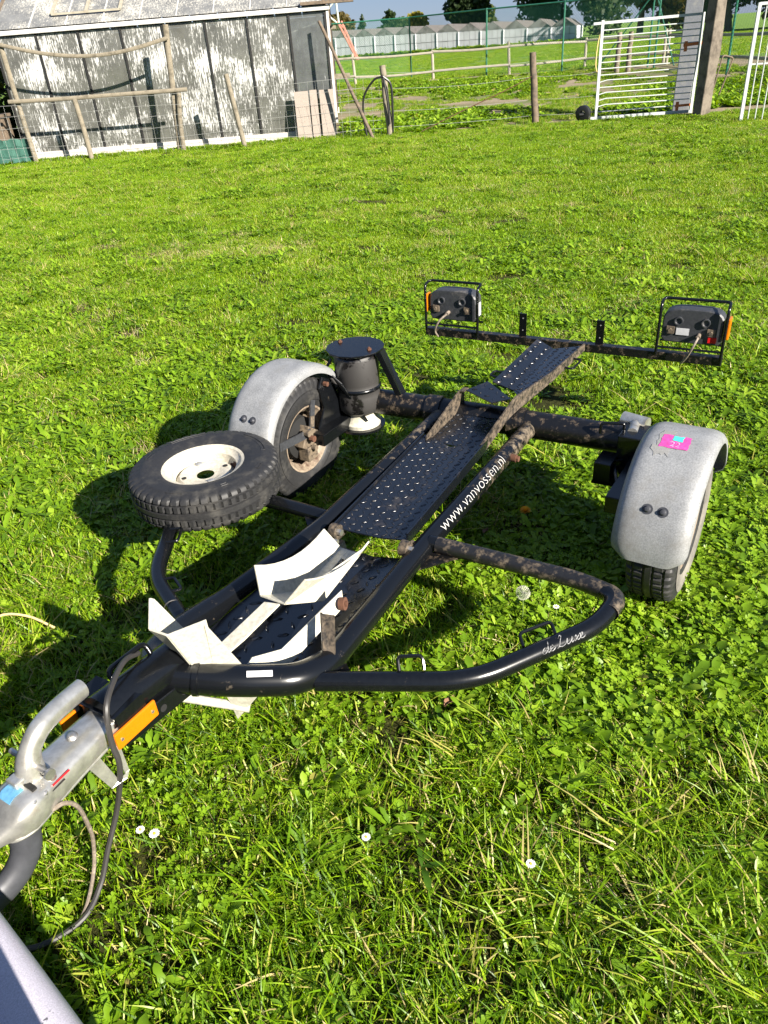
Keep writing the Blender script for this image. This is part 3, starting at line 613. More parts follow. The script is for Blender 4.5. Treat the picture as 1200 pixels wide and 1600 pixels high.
G = [[P0.lerp(P1, u / 5) + (nn * math.cos(a) + tt * math.sin(a)) * .0378 for a in (-.2, -.1, 0, .1, .2)] for u in range(6)]
st.sheet(G, .0006); st.build('paper_label', 'paper', frame)

# wheels
def tyre_mesh(Ro, wd, ri, n=240):
    h = Ro - ri; half = [(ri, .36), (ri + .02 * h, .40), (ri + .12 * h, .455), (ri + .35 * h, .50), (ri + .55 * h, .505), (ri + .62 * h, .512), (ri + .64 * h, .50), (ri + .80 * h, .475), (Ro - .012, .455), (Ro - .004, .40)]
    tread = [(Ro - .001, .33), (Ro - .007, .315), (Ro - .007, .285), (Ro, .27), (Ro + .001, .12), (Ro - .006, .105), (Ro - .006, .075), (Ro + .001, .06)]
    prof = [(r, -y * wd) for r, y in half] + [(r, -y * wd) for r, y in tread] + [(r, y * wd) for r, y in reversed(tread)] + [(r, y * wd) for r, y in reversed(half)]
    nh = len(half); K = len(prof)
    def mod(i, j, r):
        jj = min(j, K - 1 - j)
        if jj in (nh - 3, nh - 2, nh - 1, nh) and i % 5 == (0 if j < K / 2 else 2): return r - .0085
        if nh + 3 <= jj <= nh + 4 and (i + (2 if j < K / 2 else 0)) % 4 == 0: return r - .007
        return r
    mb = MB(); mb.lathe(prof, axis=(0, 1, 0), n=n, mod=mod); return mb
def rim_mesh(ri, wd, face):
    mb = MB(); f = face
    prof = [(.03, f * .10 * wd), (.05, f * .10 * wd), (.062, f * .16 * wd), (.085, f * .17 * wd), (.098, f * .06 * wd), (ri - .030, f * .02 * wd), (ri - .024, f * .12 * wd), (ri - .022, f * .28 * wd), (ri - .006, f * .34 * wd), (ri - .002, f * .40 * wd), (ri + .008, f * .425 * wd), (ri + .009, f * .40 * wd), (ri, f * .37 * wd)]
    mb.lathe(prof, axis=(0, 1, 0), n=48)
    back = [(ri - .002, f * .36 * wd), (ri - .022, f * .2 * wd), (ri - .024, -f * .2 * wd), (ri - .006, -f * .34 * wd), (ri - .002, -f * .40 * wd), (ri + .008, -f * .42 * wd), (ri + .009, -f * .39 * wd)]
    mb.lathe(back, axis=(0, 1, 0), n=48); return mb
TR, TW, RI = .245, .146, .131
def road_wheel(x, y, inside, label):
    hubm = MB(); sgn = 1 if inside > 0 else -1
    hubm.lathe([(0, .05 * sgn), (.05, .05 * sgn), (.085, .03 * sgn), (.09, -.02 * sgn), (0, -.02 * sgn)], axis=(0, 1, 0), n=28)
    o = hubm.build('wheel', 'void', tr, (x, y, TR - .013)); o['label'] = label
    tyre_mesh(TR, TW, RI).build('tyre', 'rubber', o)
    rim_mesh(RI, TW, -sgn).build('rim', 'oldrim', o)
    return o
wl_ = road_wheel(-.085, -.712, 1, 'road wheel seen from its inner side, cream rim')
wr_ = road_wheel(-.085, .748, -1, 'road wheel with dusty outer wall under the stickered mudguard')
q = MB(); q.lathe([(RI + .012, .065), (RI + .03, .0715), (RI + .055, .0775), (RI + .075, .0745)], axis=(0, 1, 0), n=64); q.build('dusty_sidewall', 'dustrubber', wr_)
q = MB(); q.lathe([(RI + .03, .0740), (RI + .052, .0790), (RI + .066, .0765)], axis=(0, 1, 0), n=64); q.build('dusty_sidewall', 'rubber', wl_)
# hub ironwork on the inner side of the left wheel
cp = MB(); cp.box((.0, .055, .0), (.10, .06, .09), (V3((.8, 0, .6)), V3((0, 1, 0)), V3((-.6, 0, .8)))); cp.tube([(.04, .08, .05), (.04, .105, .05)], .014, 8); cp.tube([(-.02, .07, .05), (-.03, .07, .09)], .012, 8); cp.box((.02, .07, -.045), (.06, .05, .06)); cp.tube([(.02, .095, -.02), (.02, .115, -.02)], .012, 6)
cp.build('stub_axle', 'caliper', wl_, bevel=.004)
q = MB(); q.tube([(.03, .10, .025), (.03, .118, .025)], .013, 8); q.build('bolt', 'rust', wl_)
q = MB(); q.poly([(.19, .075, .07), (.01, .085, .055), (.01, .085, .022), (.19, .075, .037)], .006); q.poly([(-.03, .07, .02), (-.08, .065, .20), (-.055, .065, .205), (.0, .072, .03)], .006); q.build('fender_stay', 'plastic', wl_)
# mudguards
M['guard'] = mat_guard()
def mudguard(x, y, sgn, label):
    r0, hw = .292, .104
    cs = []
    for k in range(-10, 11):
        t = k / 10; yy = t * hw
        a = abs(t); drop = 0.0
        if a > .55: q_ = (a - .55) / .45; drop = .040 * (1 - math.sqrt(max(0, 1 - q_ * q_ * .97)))
        cs.append((yy, drop * .62))
    cs = [(-hw, .034)] + cs + [(hw, .034)]
    G = []
    A0_, A1_ = R(4), R(168)
    for i in range(41):
        a = A0_ + (A1_ - A0_) * i / 40; row = []
        ed = min(i, 40 - i) / 40 * (A1_ - A0_) * r0   # rounded corners at the two ends
        for (yy, dr) in cs:
            f = 1.0
            if ed < .05: f = 1 - .28 * (1 - math.sqrt(max(0, 1 - ((.05 - ed) / .05) ** 2)))
            row.append(V3((x + math.cos(a) * (r0 - dr), y + yy * f, .240 + math.sin(a) * (r0 - dr))))
        G.append(row)
    m = MB(); m.sheet(G, .003); o = m.build('mudguard', 'guard', tr); o['label'] = label
    for d in (-.021, .021):
        a = R(35); p = V3((x + math.cos(a) * .2935, y + d, .240 + math.sin(a) * .2935)); nv = V3((math.cos(a), 0, math.sin(a)))
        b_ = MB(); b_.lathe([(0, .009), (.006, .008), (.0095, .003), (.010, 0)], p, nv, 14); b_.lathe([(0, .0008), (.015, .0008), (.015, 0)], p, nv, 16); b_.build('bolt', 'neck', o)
    return o
mgR = mudguard(-.085, .743, 1, 'mudguard with a pink sticker on top'); mgL = mudguard(-.085, -.722, -1, 'mudguard beside the air spring, no sticker')
def on_guard(a, y, off): return V3((-.085 + math.cos(a) * (.2935 + off), y, .240 + math.sin(a) * (.2935 + off)))
def guard_patch(name, mat, par, a0, a1, y0, y1, off, wob=0.0):
    G = [[on_guard(R(a0 + (a1 - a0) * i / 8 + (random.uniform(-1, 1) * wob if j in (0, 6) or i in (0, 8) else 0)), y0 + (y1 - y0) * j / 6 + (random.uniform(-1, 1) * wob * .004 if j in (0, 6) else 0), off) for j in range(7)] for i in range(9)]
    m = MB(); m.sheet(G, .0005); return m.build(name, mat, par)
guard_patch('glue_mark', 'glue', mgR, 68, 90, .686, .726, .0009, 2.0)
stk = guard_patch('sticker', 'pink', mgR, 74, 86, .697, .775, .0017, .5)
guard_patch('sticker_print', 'teal', stk, 80.5, 85.6, .727, .755, .0026, .4)
tv, tf = text_poly('22', .03)
xs = [v.x for v in tv]; ys = [v.y for v in tv]
m = MB(); m.add([on_guard(R(75.0 + (v.y - min(ys)) / .293 * 57.3), .725 + (v.x - min(xs)), .0046) for v in tv], tf); m.build('sticker_number', 'daisy', stk)

# light bar
lb = MB(); Lb0, Lb1 = V3((-1.095, -.655, .352)), V3((-1.172, .675, .352)); lb.bar(Lb0, Lb1, .036, .036)
lbar = lb.build('light_bar', 'muddy', tr, bevel=.002)
LD = (Lb1 - Lb0).normalized(); LN = V3((LD.y, -LD.x, 0))     # LN points to the front of the trailer
def lbp(y, z, n=0.0): return Lb0 + LD * (y + .655) + V3((0, 0, z - .352)) + LN * n
for yy in (-.172, .176):
    m = MB(); m.poly([lbp(yy - .016, .37, 0), lbp(yy + .016, .37, 0), lbp(yy + .016, .475, 0), lbp(yy - .016, .475, 0)], .005); m.poly([lbp(yy - .016, .37, 0), lbp(yy - .016, .37, -.02), lbp(yy - .016, .475, -.02), lbp(yy - .016, .475, 0)], .005)
    uo = m.build('upright_bracket', 'black', lbar)
    for z in (.40, .455): m = MB(); m.tube([lbp(yy, z, .003), lbp(yy, z, .0045)], .0028, 8); m.build('drilled_hole', 'glue', uo)
def lamp(y0, y1, outer):
    m = MB(); m.tube(fillet([lbp(y0, .36, .022), lbp(y0, .575, .022), lbp(y0 + .0, .585, -.03), lbp(y1, .585, -.03), lbp(y1, .575, .022), lbp(y1, .345, .022)], .02, 4), .0062, 10)
    m.tube([lbp(y0, .395, .022), lbp(y1, .395, .022)], .005, 8); m.tube([lbp(y0, .40, -.05), lbp(y1, .40, -.05)], .005, 8)
    m.build('guard_frame', 'black', lbar)
    c = (y0 + y1) / 2; hw = .118; prof = []
    for k in range(13):
        a = math.pi * k / 12; prof.append((c - hw * math.copysign(abs(math.cos(a)) ** .55, math.cos(a)) * -1 * -1, .50 + .055 * math.sin(a) ** .7))
    prof = [(c - hw, .43), (c - hw + .012, .415), (c + hw - .012, .415), (c + hw, .43)] + [(yy, zz) for yy, zz in sorted(prof, key=lambda t: -t[0])]
    m = MB(); k = len(prof)
    rings = [(-.075, .93), (-.06, 1.0), (.0, 1.0), (.006, .95)]; V = []
    for (n_, s_) in rings: V += [lbp(c + (yy - c) * s_, .475 + (zz - .475) * s_, n_) for yy, zz in prof]
    F = [(r_ * k + i, r_ * k + (i + 1) % k, (r_ + 1) * k + (i + 1) % k, (r_ + 1) * k + i) for r_ in range(len(rings) - 1) for i in range(k)]
    m.add(V, F, False); m.add(V[:k], [tuple(range(k))]); m.add(V[-k:], [tuple(range(k))])
    lo = m.build('tail_light', 'plastic', lbar)
    m = MB(); V2 = []
    for (n_, s_) in ((-.100, .70), (-.096, .78), (-.076, .82)): V2 += [lbp(c + (yy - c) * s_, .475 + (zz - .475) * s_, n_) for yy, zz in prof]
    m.add(V2, [(r_ * k + i, r_ * k + (i + 1) % k, (r_ + 1) * k + (i + 1) % k, (r_ + 1) * k + i) for r_ in range(2) for i in range(k)], True); m.add(V2[:k], [tuple(range(k))]); m.build('lens', 'red', lbar)
    for dy in (-.055, .05):
        m = MB(); m.lathe([(.0, .004), (.010, .004), (.013, .009), (.017, .009), (.018, 0)], lbp(c + dy, .505, .0055), LN, 18); m.build('lamp_boss', 'plastic', lbar)
        m = MB(); m.box(lbp(c + dy * 1.5, .467, .009), (.030, .010, .030), (LD, LN, V3((0, 0, 1)))); m.tube([lbp(c + dy * 1.5, .467, .014), lbp(c + dy * 1.5, .467, .022)], .008, 6); m.build('fixing_tab', 'caliper', lbar)
    m = MB(); m.box(lbp(c + outer * .135, .487, -.01), (.012, .05, .085), (LD, LN, V3((0, 0, 1)))); m.build('side_reflector', 'amber', lbar, bevel=.004)
    m = MB(); m.tube([lbp(c + (.03 if outer > 0 else -.02), .452, .005), lbp(c + (.03 if outer > 0 else -.02), .450, .03)], .009, 10); m.tube(bez([lbp(c + (.03 if outer > 0 else -.02), .45, .03), lbp(c + (.02 if outer > 0 else -.05), .42, .055), lbp(c + (.0 if outer > 0 else -.075), .37, .045), lbp(c - (.02 if outer > 0 else .07), .335, .025)], 16), .005, 8); m.build('lamp_cable', 'greycable', lbar)
    return c
c1_ = lamp(-.648, -.385, -1); c2_ = lamp(.418, .672, 1)
m = MB(); m.box(lbp(c2_ - .035, .462, .0085), (.05, .002, .028), (LD, LN, V3((0, 0, 1)))); m.build('paper_label', 'paper', lbar)
m = MB(); m.box(lbp(c2_ + .082, .437, .009), (.032, .006, .022), (LD, LN, V3((0, 0, 1)))); m.build('red_marker', 'red', lbar)
m = MB(); m.box(lbp(c1_ + .1205, .468, -.02), (.003, .05, .06), (LD, LN, V3((0, 0, 1)))); m.build('number_plate_lens', 'paper', lbar)

# lettering
text_on_tube('www.vanvossen.nl', (.362, .1655, .2915), (-.105, .1573, .2935), (0, 1, 0), .0315, R(52), .052, 'lettering', frame)
q0, q1 = V3((.718, .6257, .302)), V3((.605, .6946, .3008))
SCR = [[(.8, .8), (.4, 1), (0, .5), (.3, 0), (.8, .4), (1.05, 2.0), (.95, .4), (1.1, 0), (1.35, .3), (1.75, .75), (1.6, 1), (1.3, .7), (1.4, .1), (1.8, 0), (2.2, .4)],
       [(2.75, 1.7), (3.1, 2.15), (3.25, 1.9), (2.95, 1.0), (2.75, .2), (2.5, 0), (2.75, .2), (3.4, 0), (3.9, .3), (4.15, 1), (4.15, .2), (4.45, 0), (4.85, .5), (4.95, 1), (4.9, .2), (5.1, 0), (5.35, .4), (5.6, .95), (5.85, .1), (6.15, 0)],
       [(6.3, 1), (5.85, .5), (5.45, 0)], [(6.15, 0), (6.55, .5), (6.75, .85), (6.55, 1), (6.35, .6), (6.45, .1), (6.9, 0), (7.3, .35)]]
sd_ = (q1 - q0); sl_ = sd_.length; sd_.normalize(); sn_ = V3((.52, .86, 0)); sn_ = (sn_ - sd_ * sn_.dot(sd_)).normalized(); sz_ = sn_.cross(sd_); sz_ = -sz_ if sz_.z < 0 else sz_
m = MB()
for st3 in SCR:
    path_ = []
    for p in bez([(u + .25 * v, v, 0) for u, v in st3], 14 * len(st3)):
        ph = R(40) + (p.y - .6) * .0125 / .0235; path_.append(q0 + sd_ * (p.x / 7.5 * sl_) + (sn_ * math.cos(ph) + sz_ * math.sin(ph)) * .0239)
    m.tube(path_, .0011, 5)
m.build('lettering', 'faint', hoopR)

# coupling
def xsec(x, cy, zt, zb, hw, k=16):
    out = []
    for i in range(k):
        a = 2 * math.pi * i / k; cx, sx = math.cos(a), math.sin(a)
        e = .6
        yy = hw * math.copysign(abs(cx) ** e, cx); zz = (zt + zb) / 2 + (zt - zb) / 2 * math.copysign(abs(sx) ** e, sx)
        out.append(V3((x, cy + yy, zz)))
    return out
cpm = MB(); secs = [xsec(1.39, -.052, .424, .366, .041), xsec(1.46, -.046, .428, .366, .042), xsec(1.53, -.040, .430, .364, .045), xsec(1.58, -.036, .432, .361, .049), xsec(1.61, -.032, .436, .358, .052), xsec(1.638, -.029, .436, .358, .053), xsec(1.660, -.026, .426, .362, .044), xsec(1.676, -.024, .412, .366, .032), xsec(1.712, -.023, .395, .376, .016)]
V = [v for s_ in secs for v in s_]; k = 16
cpm.add(V, [(i * k + j, (i + 1) * k + j, (i + 1) * k + (j + 1) % k, i * k + (j + 1) % k) for i in range(len(secs) - 1) for j in range(k)], True); cpm.add(V[:k], [tuple(range(k))]); cpm.add(V[-k:], [tuple(range(k))])
cpl = cpm.build('coupling', 'zinc', tr)
m = MB(); m.tube(bez([(1.588, -.038, .425), (1.580, -.040, .462), (1.562, -.042, .488), (1.532, -.046, .505), (1.486, -.055, .505), (1.424, -.066, .497)], 26), [.021] * 6 + [.020] * 60, 16) if False else m.tube(bez([(1.588, -.038, .425), (1.580, -.040, .462), (1.562, -.042, .488), (1.532, -.046, .505), (1.486, -.055, .505), (1.424, -.066, .497)], 25), [.030, .029, .028, .027, .026, .025, .024, .023] + [.0215] * 40, 16, True, .85)
m.build('coupling_handle', 'zinc', cpl)
m = MB(); m.box((1.595, -.040, .436), (.062, .030, .03)); m.build('handle_slot', 'zinc', cpl, bevel=.004)
tz = lambda x: (.4360 if x < 1.638 else .4360 - (x - 1.638) * .45) + .0016
m = MB(); Bd = [[V3((1.618 + .032 * i / 6, -.052 + .036 * j / 4, tz(1.618 + .032 * i / 6))) for j in range(5)] for i in range(7)]; m.sheet(Bd, .0008); m.build('sticker', 'blue', cpl)
for p, r_ in (((1.487, -.046, .428), .012), ((1.570, -.004, .428), .010), ((1.622, .008, .422), .009), ((1.598, .007, .418), .008)):
    m = MB(); m.lathe([(0, .007), (r_ * .7, .006), (r_, .002), (r_, 0)], p, (0, .45, .9), 14); m.build('rivet', 'steel', cpl)
m = MB(); m.box((1.560, .0065, .418), (.040, .003, .010), (V3((1, .06, 0)), V3((0, .75, -.66)), V3((0, .66, .75)))); m.build('red_indicator', 'red', cpl)
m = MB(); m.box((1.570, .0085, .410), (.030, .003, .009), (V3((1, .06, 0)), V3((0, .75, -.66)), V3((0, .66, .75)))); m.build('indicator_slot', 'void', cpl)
m = MB(); m.poly([(1.50, -.012, .372), (1.47, -.012, .372), (1.455, .0, .29), (1.475, .0, .285)], .004); m.poly([(1.455, .0, .29), (1.475, .0, .285), (1.44, .008, .285), (1.43, .008, .30)], .004); m.poly([(1.44, .006, .285), (1.43, .006, .30), (1.425, -.004, .37), (1.44, -.004, .37)], .004); m.build('plug_holder', 'zinc', cpl)
m = MB(); m.box((1.607, -.034, .4362), (.010, .070, .005)); m.build('hood_gap_shade', 'void', cpl)  # solid dark box painted as the shaded gap between handle and hood
def rim_path(zz, gr):
    out = []
    for (x_, c_y, h_) in ((1.40, -.051, .041), (1.46, -.046, .042), (1.53, -.040, .045), (1.58, -.036, .049), (1.61, -.032, .052), (1.638, -.029, .053), (1.660, -.026, .045), (1.676, -.024, .033)): out.append((x_, c_y + h_ + gr, zz))
    return bez(out + [(1.686, -.023, zz)] + [(x_, 2 * c_y - y_, zz) for (x_, y_, z_), c_y in zip(reversed(out), (-.024, -.026, -.029, -.032, -.036, -.040, -.046, -.051))], 60)
m = MB(); m.tube(rim_path(.372, -.0075), .0045, 8); m.build('rolled_lip', 'zinc', cpl)
m = MB(); m.tube([(1.578, .012, .455), (1.578, .018, .455)], .011, 12); m.tube([(1.578, -.10, .455), (1.578, .016, .455)], .006, 10); m.build('pivot_pin', 'steel', cpl)
# reflector bracket
m = MB(); m.box((1.385, -.066, .4335), (.075, .130, .006), (V3((1, .05, 0)), V3((-.05, 1, 0)), V3((0, 0, 1)))); m.box((1.376, -.006, .405), (.075, .004, .055)); m.box((1.386, -.128, .405), (.075, .004, .055)); rbk = m.build('reflector_bracket', 'black', tr)
m = MB(); m.tube([(1.382, -.064, .4365), (1.382, -.064, .450)], .013, 6); m.build('bolt', 'steel', rbk)
for yy, xx in ((-.0015, 1.376), (-.1325, 1.405)):
    m = MB(); m.box((xx, yy, .378), (.112, .008, .044)); ro = m.build('side_reflector', 'amber', tr, bevel=.003)
    for dx in (-.042, .042):
        m = MB(); s_ = 1 if yy > -.05 else -1; m.tube([(xx + dx, yy + s_ * .004, .378), (xx + dx, yy + s_ * .006, .378)], .004, 8); m.build('rivet', 'steel', ro)
# cables
m = MB(); m.tube(bez([(1.26, -.10, .44), (1.31, -.075, .472), (1.37, -.035, .487), (1.427, .004, .478), (1.445, .010, .40), (1.449, .012, .33), (1.468, -.024, .20), (1.52, -.030, .11), (1.565, -.025, .05), (1.629, -.012, .03), (1.705, -.04, .03), (1.76, -.06, .08), (1.84, -.07, .22)], 80), .0062, 8); m.build('plug_cable', 'cable', tr)
m = MB(); m.tube(bez([(1.60, .012, .375), (1.577, .018, .372), (1.555, .010, .33), (1.540, -.018, .24), (1.530, -.050, .15), (1.547, -.063, .06), (1.60, -.03, .035), (1.64, -.015, .025)], 40), .0045, 8); m.build('breakaway_cable', 'greycable', tr)

# ------------------------------------------------------------------ spare wheel lying on the left hoop
def loc2w(x, y, z=0):
    a = HEAD; return V3((.2147 + x * math.cos(a) - y * math.sin(a), 2.2451 + x * math.sin(a) + y * math.cos(a), z))
c_ = loc2w(.470, -.655, .343)
spare = thing('spare_wheel', 'spare wheel with cream rusty rim lying flat on the trailer hoop', 'wheel', c_)
spare.rotation_euler = (R(-89.0), R(0), HEAD + R(40))
tyre_mesh(.250, .130, .131, 240).build('tyre', 'rubber', spare)
q = MB(); q.lathe([(RI + .010, -.0625), (RI + .03, -.0735), (RI + .053, -.0775), (RI + .064, -.0775)], axis=(0, 1, 0), n=64); 
sr = rim_mesh(.131, .130, -1).build('rim', 'rim', spare)
for k_ in range(4):
    a = R(20 + 90 * k_); p = V3((math.cos(a) * .072, -.0228, math.sin(a) * .072))
    if k_ % 2 == 0:
        m = MB(); m.lathe([(0, .0025), (.011, .0025), (.014, 0)], p, (0, -1, 0), 14); m.build('wheel_nut', 'galv', sr)
    else:
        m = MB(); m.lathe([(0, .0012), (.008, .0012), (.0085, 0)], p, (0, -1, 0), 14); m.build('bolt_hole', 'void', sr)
m = MB(); G = []
for i in range(13):
    a = R(76 + 4.2 * i + random.uniform(-1, 1)); row = []; e0 = .35 * (abs(i - 6) / 6) ** 1.5 + random.uniform(0, .14); e1 = 1 - .45 * (abs(i - 6) / 6) ** 1.5 - random.uniform(0, .14)
    for j in range(6):
        t = e0 + (e1 - e0) * j / 5
        P_ = [(.095, -.0072), (.1010, -.0030), (.1065, -.0156), (.1080, -.0350)]; k_ = min(2, int(t * 3)); u = t * 3 - k_; r2 = P_[k_][0] * (1 - u) + P_[k_ + 1][0] * u; h2 = P_[k_][1] * (1 - u) + P_[k_ + 1][1] * u
        row.append(V3((math.cos(a) * (r2 - .0012), h2 - .0012, math.sin(a) * (r2 - .0012))))
    G.append(row)
m.sheet(G, .0004); m.build('rust_patch', 'rust', sr); m = MB()
# raised sidewall marks
for a0, a1, rr_ in ((95, 140, .205), (60, 68, .208), (20, 26, .20), (180, 215, .206), (240, 250, .204), (330, 345, .203)):
    for r2 in (rr_ - .006, rr_ + .006):
        m.tube([(math.cos(R(a)) * r2, -.0655, math.sin(R(a)) * r2) for a in np.linspace(a0, a1, 12)], .0014, 6)
    for a in (a0, a1): m.tube([(math.cos(R(a)) * (rr_ - .006), -.0655, math.sin(R(a)) * (rr_ - .006)), (math.cos(R(a)) * (rr_ + .006), -.0655, math.sin(R(a)) * (rr_ + .006))], .0014, 6)
m.build('sidewall_moulding', 'rubber', spare, kind='stuff')

# ------------------------------------------------------------------ car the trailer is hitched to
car = thing('parked_car', 'pale lilac white car with its bumper right under the trailer coupling', 'car', loc2w(1.761, 0), HEAD + math.atan2(-.151, 1))
car_ang = math.atan2(-.151, 1)
def t2c(p):
    dx, dy = p[0] - 1.761, p[1]; c2, s2 = math.cos(car_ang), math.sin(car_ang); return V3((dx * c2 + dy * s2, -dx * s2 + dy * c2, p[2]))
def car_section(x, hw, zb, zt, crown=.03, n=9):
    pts = []
    for i in range(n): t = i / (n - 1); pts.append(V3((x, -hw + 2 * hw * t, zt + crown * (1 - (2 * t - 1) ** 2))))
    return pts
bp = MB(); G = []
profz = [(.11, .085), (.19, .035), (.26, .014), (.34, .004), (.42, .0), (.470, .002), (.488, .008), (.499, .019), (.505, .036), (.507, .075), (.508, .20)]
for i in range(33):
    t = -1 + 2 * i / 32; yy = t * .80; row = []
    xe = .02 * yy * yy
    if abs(t) > .90: q_ = (abs(t) - .90) / .10; xe += .10 * (1 - math.sqrt(max(0, 1 - q_ * q_ * .96)))
    for (z, dx) in profz: row.append(V3((xe + dx, yy, z)))
    G.append(row)
bp.sheet(G, .004); bumper = bp.build('bumper', 'carpaint', car)
body = MB()
def section(x, hw, pts): return [V3((x, s_ * hw * yy, z)) for s_, yy, z in pts]
half = lambda zb, zbelt, zroof, wr: [(zb, .92), (zb + .12, 1.0), (zbelt - .2, 1.0), (zbelt, .94), (zbelt + .01, .92), (zroof - .04, wr + .04), (zroof, wr - .12)]
st_ = [(1.838, .79, .14, .98, 1.00, .90), (1.96, .83, .14, 1.0, 1.02, .90), (2.50, .86, .2, 1.0, 1.03, .90), (2.95, .87, .2, 1.0, 1.40, .68), (3.6, .88, .2, .98, 1.45, .68), (4.3, .88, .2, .96, 1.42, .68), (4.95, .87, .2, .95, 1.0, .85), (5.7, .84, .2, .85, .88, .85), (6.0, .76, .25, .70, .72, .8)]
rows = []
for (x, hw, zb, zbelt, zr, wr) in st_:
    hp = half(zb, zbelt, zr, wr); x -= 1.761; rows.append([V3((x, -hw * w_, z)) for z, w_ in hp] + [V3((x, hw * w_, z)) for z, w_ in reversed(hp)])
K_ = len(rows[0]); V = [v for r_ in rows for v in r_]
body.add(V, [(i * K_ + j, (i + 1) * K_ + j, (i + 1) * K_ + j + 1, i * K_ + j + 1) for i in range(len(rows) - 1) for j in range(K_ - 1)], True); body.add(V[:K_], [tuple(range(K_))]); body.add(V[-K_:], [tuple(range(K_))])
body.add(V, [(i * K_ + K_ - 1, (i + 1) * K_ + K_ - 1, (i + 1) * K_, i * K_) for i in range(len(rows) - 1)])
body.build('body', 'carpaint', car)
for x in (2.75, 5.15):
    for s_ in (-1, 1):
        m = MB(); m.lathe([(.20, -.09), (.28, -.1), (.31, -.08), (.31, .08), (.28, .1), (.20, .09)], axis=(0, 1, 0), n=36); wo = m.build('wheel', 'rubber', car, (x - 1.761, s_ * .80, .31))
        m = MB(); m.lathe([(0, .05), (.06, .06), (.19, .07), (.205, .09)], axis=(0, s_, 0), n=24); m.build('rim', 'zinc', wo)
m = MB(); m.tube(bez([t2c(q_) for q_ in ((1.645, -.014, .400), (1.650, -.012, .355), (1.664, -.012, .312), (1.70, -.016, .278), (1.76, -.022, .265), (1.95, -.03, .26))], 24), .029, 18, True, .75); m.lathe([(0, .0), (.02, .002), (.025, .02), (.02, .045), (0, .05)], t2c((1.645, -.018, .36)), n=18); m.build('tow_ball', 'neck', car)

# ------------------------------------------------------------------ greenhouse behind the lawn
gh = thing('greenhouse', 'old glass greenhouse splashed with white shading paint beside the lawn', 'greenhouse', (0, 0, 0))
X0, X1, GY, EZ, RY, RZ, BYD = -6.65, -.36, 17.0, 2.16, 20.0, 3.72, 23.0
for y_ in (GY - .02, BYD): m = MB(); m.box(((X0 + X1) / 2, y_, .06), (X1 - X0 + .06, .12, .13)); m.build('base_strip', 'concrete', gh)
m = MB(); m.box(((X0 + X1) / 2 + .0, GY - .03, EZ + .0), (X1 - X0 + .2, .09, .075)); m.build('gutter', 'ghwhite', gh, bevel=.01)
m = MB(); m.box((X1 + .06, GY - .02, EZ + .085), (1.0, .22, .05)); m.build('eave_board', 'wooddark', gh)
xs_ = [X1 - .04 - .02] + [-1.05 - .8 * k for k in range(8)]
xs_ = [X1] + [-1.05 - .8 * k for k in range(7)] + [X0]
for k in range(len(xs_) - 1):
    a, b2 = xs_[k], xs_[k + 1]
    m = MB(); m.box(((a + b2) / 2, GY, (EZ - .05 + .12) / 2), (abs(a - b2) - .03, .006, EZ - .05 - .12 - .01)); m.build('pane', 'clearpane' if k == 0 else 'pane', gh)
for k, x in enumerate(xs_):
    m = MB(); m.box((x, GY - .004, (EZ - .05 + .10) / 2), (.038, .05, EZ - .15)); m.build('glazing_bar', 'bar', gh)
m = MB(); m.box((X1 + .05, GY - .01, 1.2), (.045, .06, 1.95)); m.build('corner_post', 'ghwhite', gh)
# roof
def roofp(x, t): return V3((x, GY + (RY - GY) * t, EZ + .06 + (RZ - EZ - .06) * t))
nb = 9; rx = [X0 + (X1 - X0) * i / nb for i in range(nb + 1)]
for i in range(nb):
    a, b2 = rx[i] + .015, rx[i + 1] - .015
    m = MB(); m.poly([roofp(a, 0), roofp(b2, 0), roofp(b2, 1), roofp(a, 1)], .006); m.build('roof_pane', 'roofpane', gh)
    m = MB(); m.poly([V3((a, 2 * RY - p.y, p.z)) for p in (roofp(a, 0),)] + [V3((b2, 2 * RY - GY, EZ + .06)), V3((b2, RY + .01, RZ)), V3((a, RY + .01, RZ))], .006); m.build('roof_pane', 'roofpane', gh)
for i in range(nb + 1):
    m = MB(); m.bar(roofp(rx[i], 0) + V3((0, 0, .006)), roofp(rx[i], 1) + V3((0, 0, .006)), .018, .02); m.build('roof_bar', 'ghwhite', gh)
m = MB(); y_ = V3((0, .025, .0125))
for (a, b2) in (((-5.55, .10), (-4.25, .10)), ((-5.55, .42), (-4.25, .42)), ((-5.55, .10), (-5.55, .42)), ((-4.9, .10), (-4.9, .42)), ((-4.25, .10), (-4.25, .42))):
    m.bar(roofp(*a) + V3((0, -.02, .04)), roofp(*b2) + V3((0, -.02, .04)), .05, .035)
m.build('roof_vent', 'pale_wood', gh)
# gable ends, rear wall and interior framing
for x in (X0, X1):
    m = MB(); m.poly([(x, GY + .03, .12), (x, BYD - .03, .12), (x, BYD - .03, EZ), (x, RY, RZ - .05), (x, GY + .03, EZ)], .006); m.build('gable_pane', 'clearpane', gh)
    m = MB()
    for yy in (18.2, 19.4, 20.6, 21.8): m.box((x, yy, 1.2), (.04, .04, 2.2))
    m.box((x, 20, EZ), (.05, 6, .06)); m.bar((x, GY, EZ + .05), (x, RY, RZ), .06, .05); m.bar((x, BYD, EZ + .05), (x, RY, RZ), .06, .05); m.build('gable_frame', 'wooddark', gh)
for k in range(8):
    a = X0 + (X1 - X0) * k / 8 + .02; b2 = X0 + (X1 - X0) * (k + 1) / 8 - .02
    m = MB(); m.box(((a + b2) / 2, BYD, 1.14), (b2 - a, .006, 2.0)); m.build('rear_pane', 'pane', gh)
m = MB()
for k in range(9): m.box((X0 + (X1 - X0) * k / 8, BYD, 1.14), (.05, .05, 2.1))
m.box(((X0 + X1) / 2, BYD, EZ), (X1 - X0, .08, .08)); m.build('rear_frame', 'bar', gh)
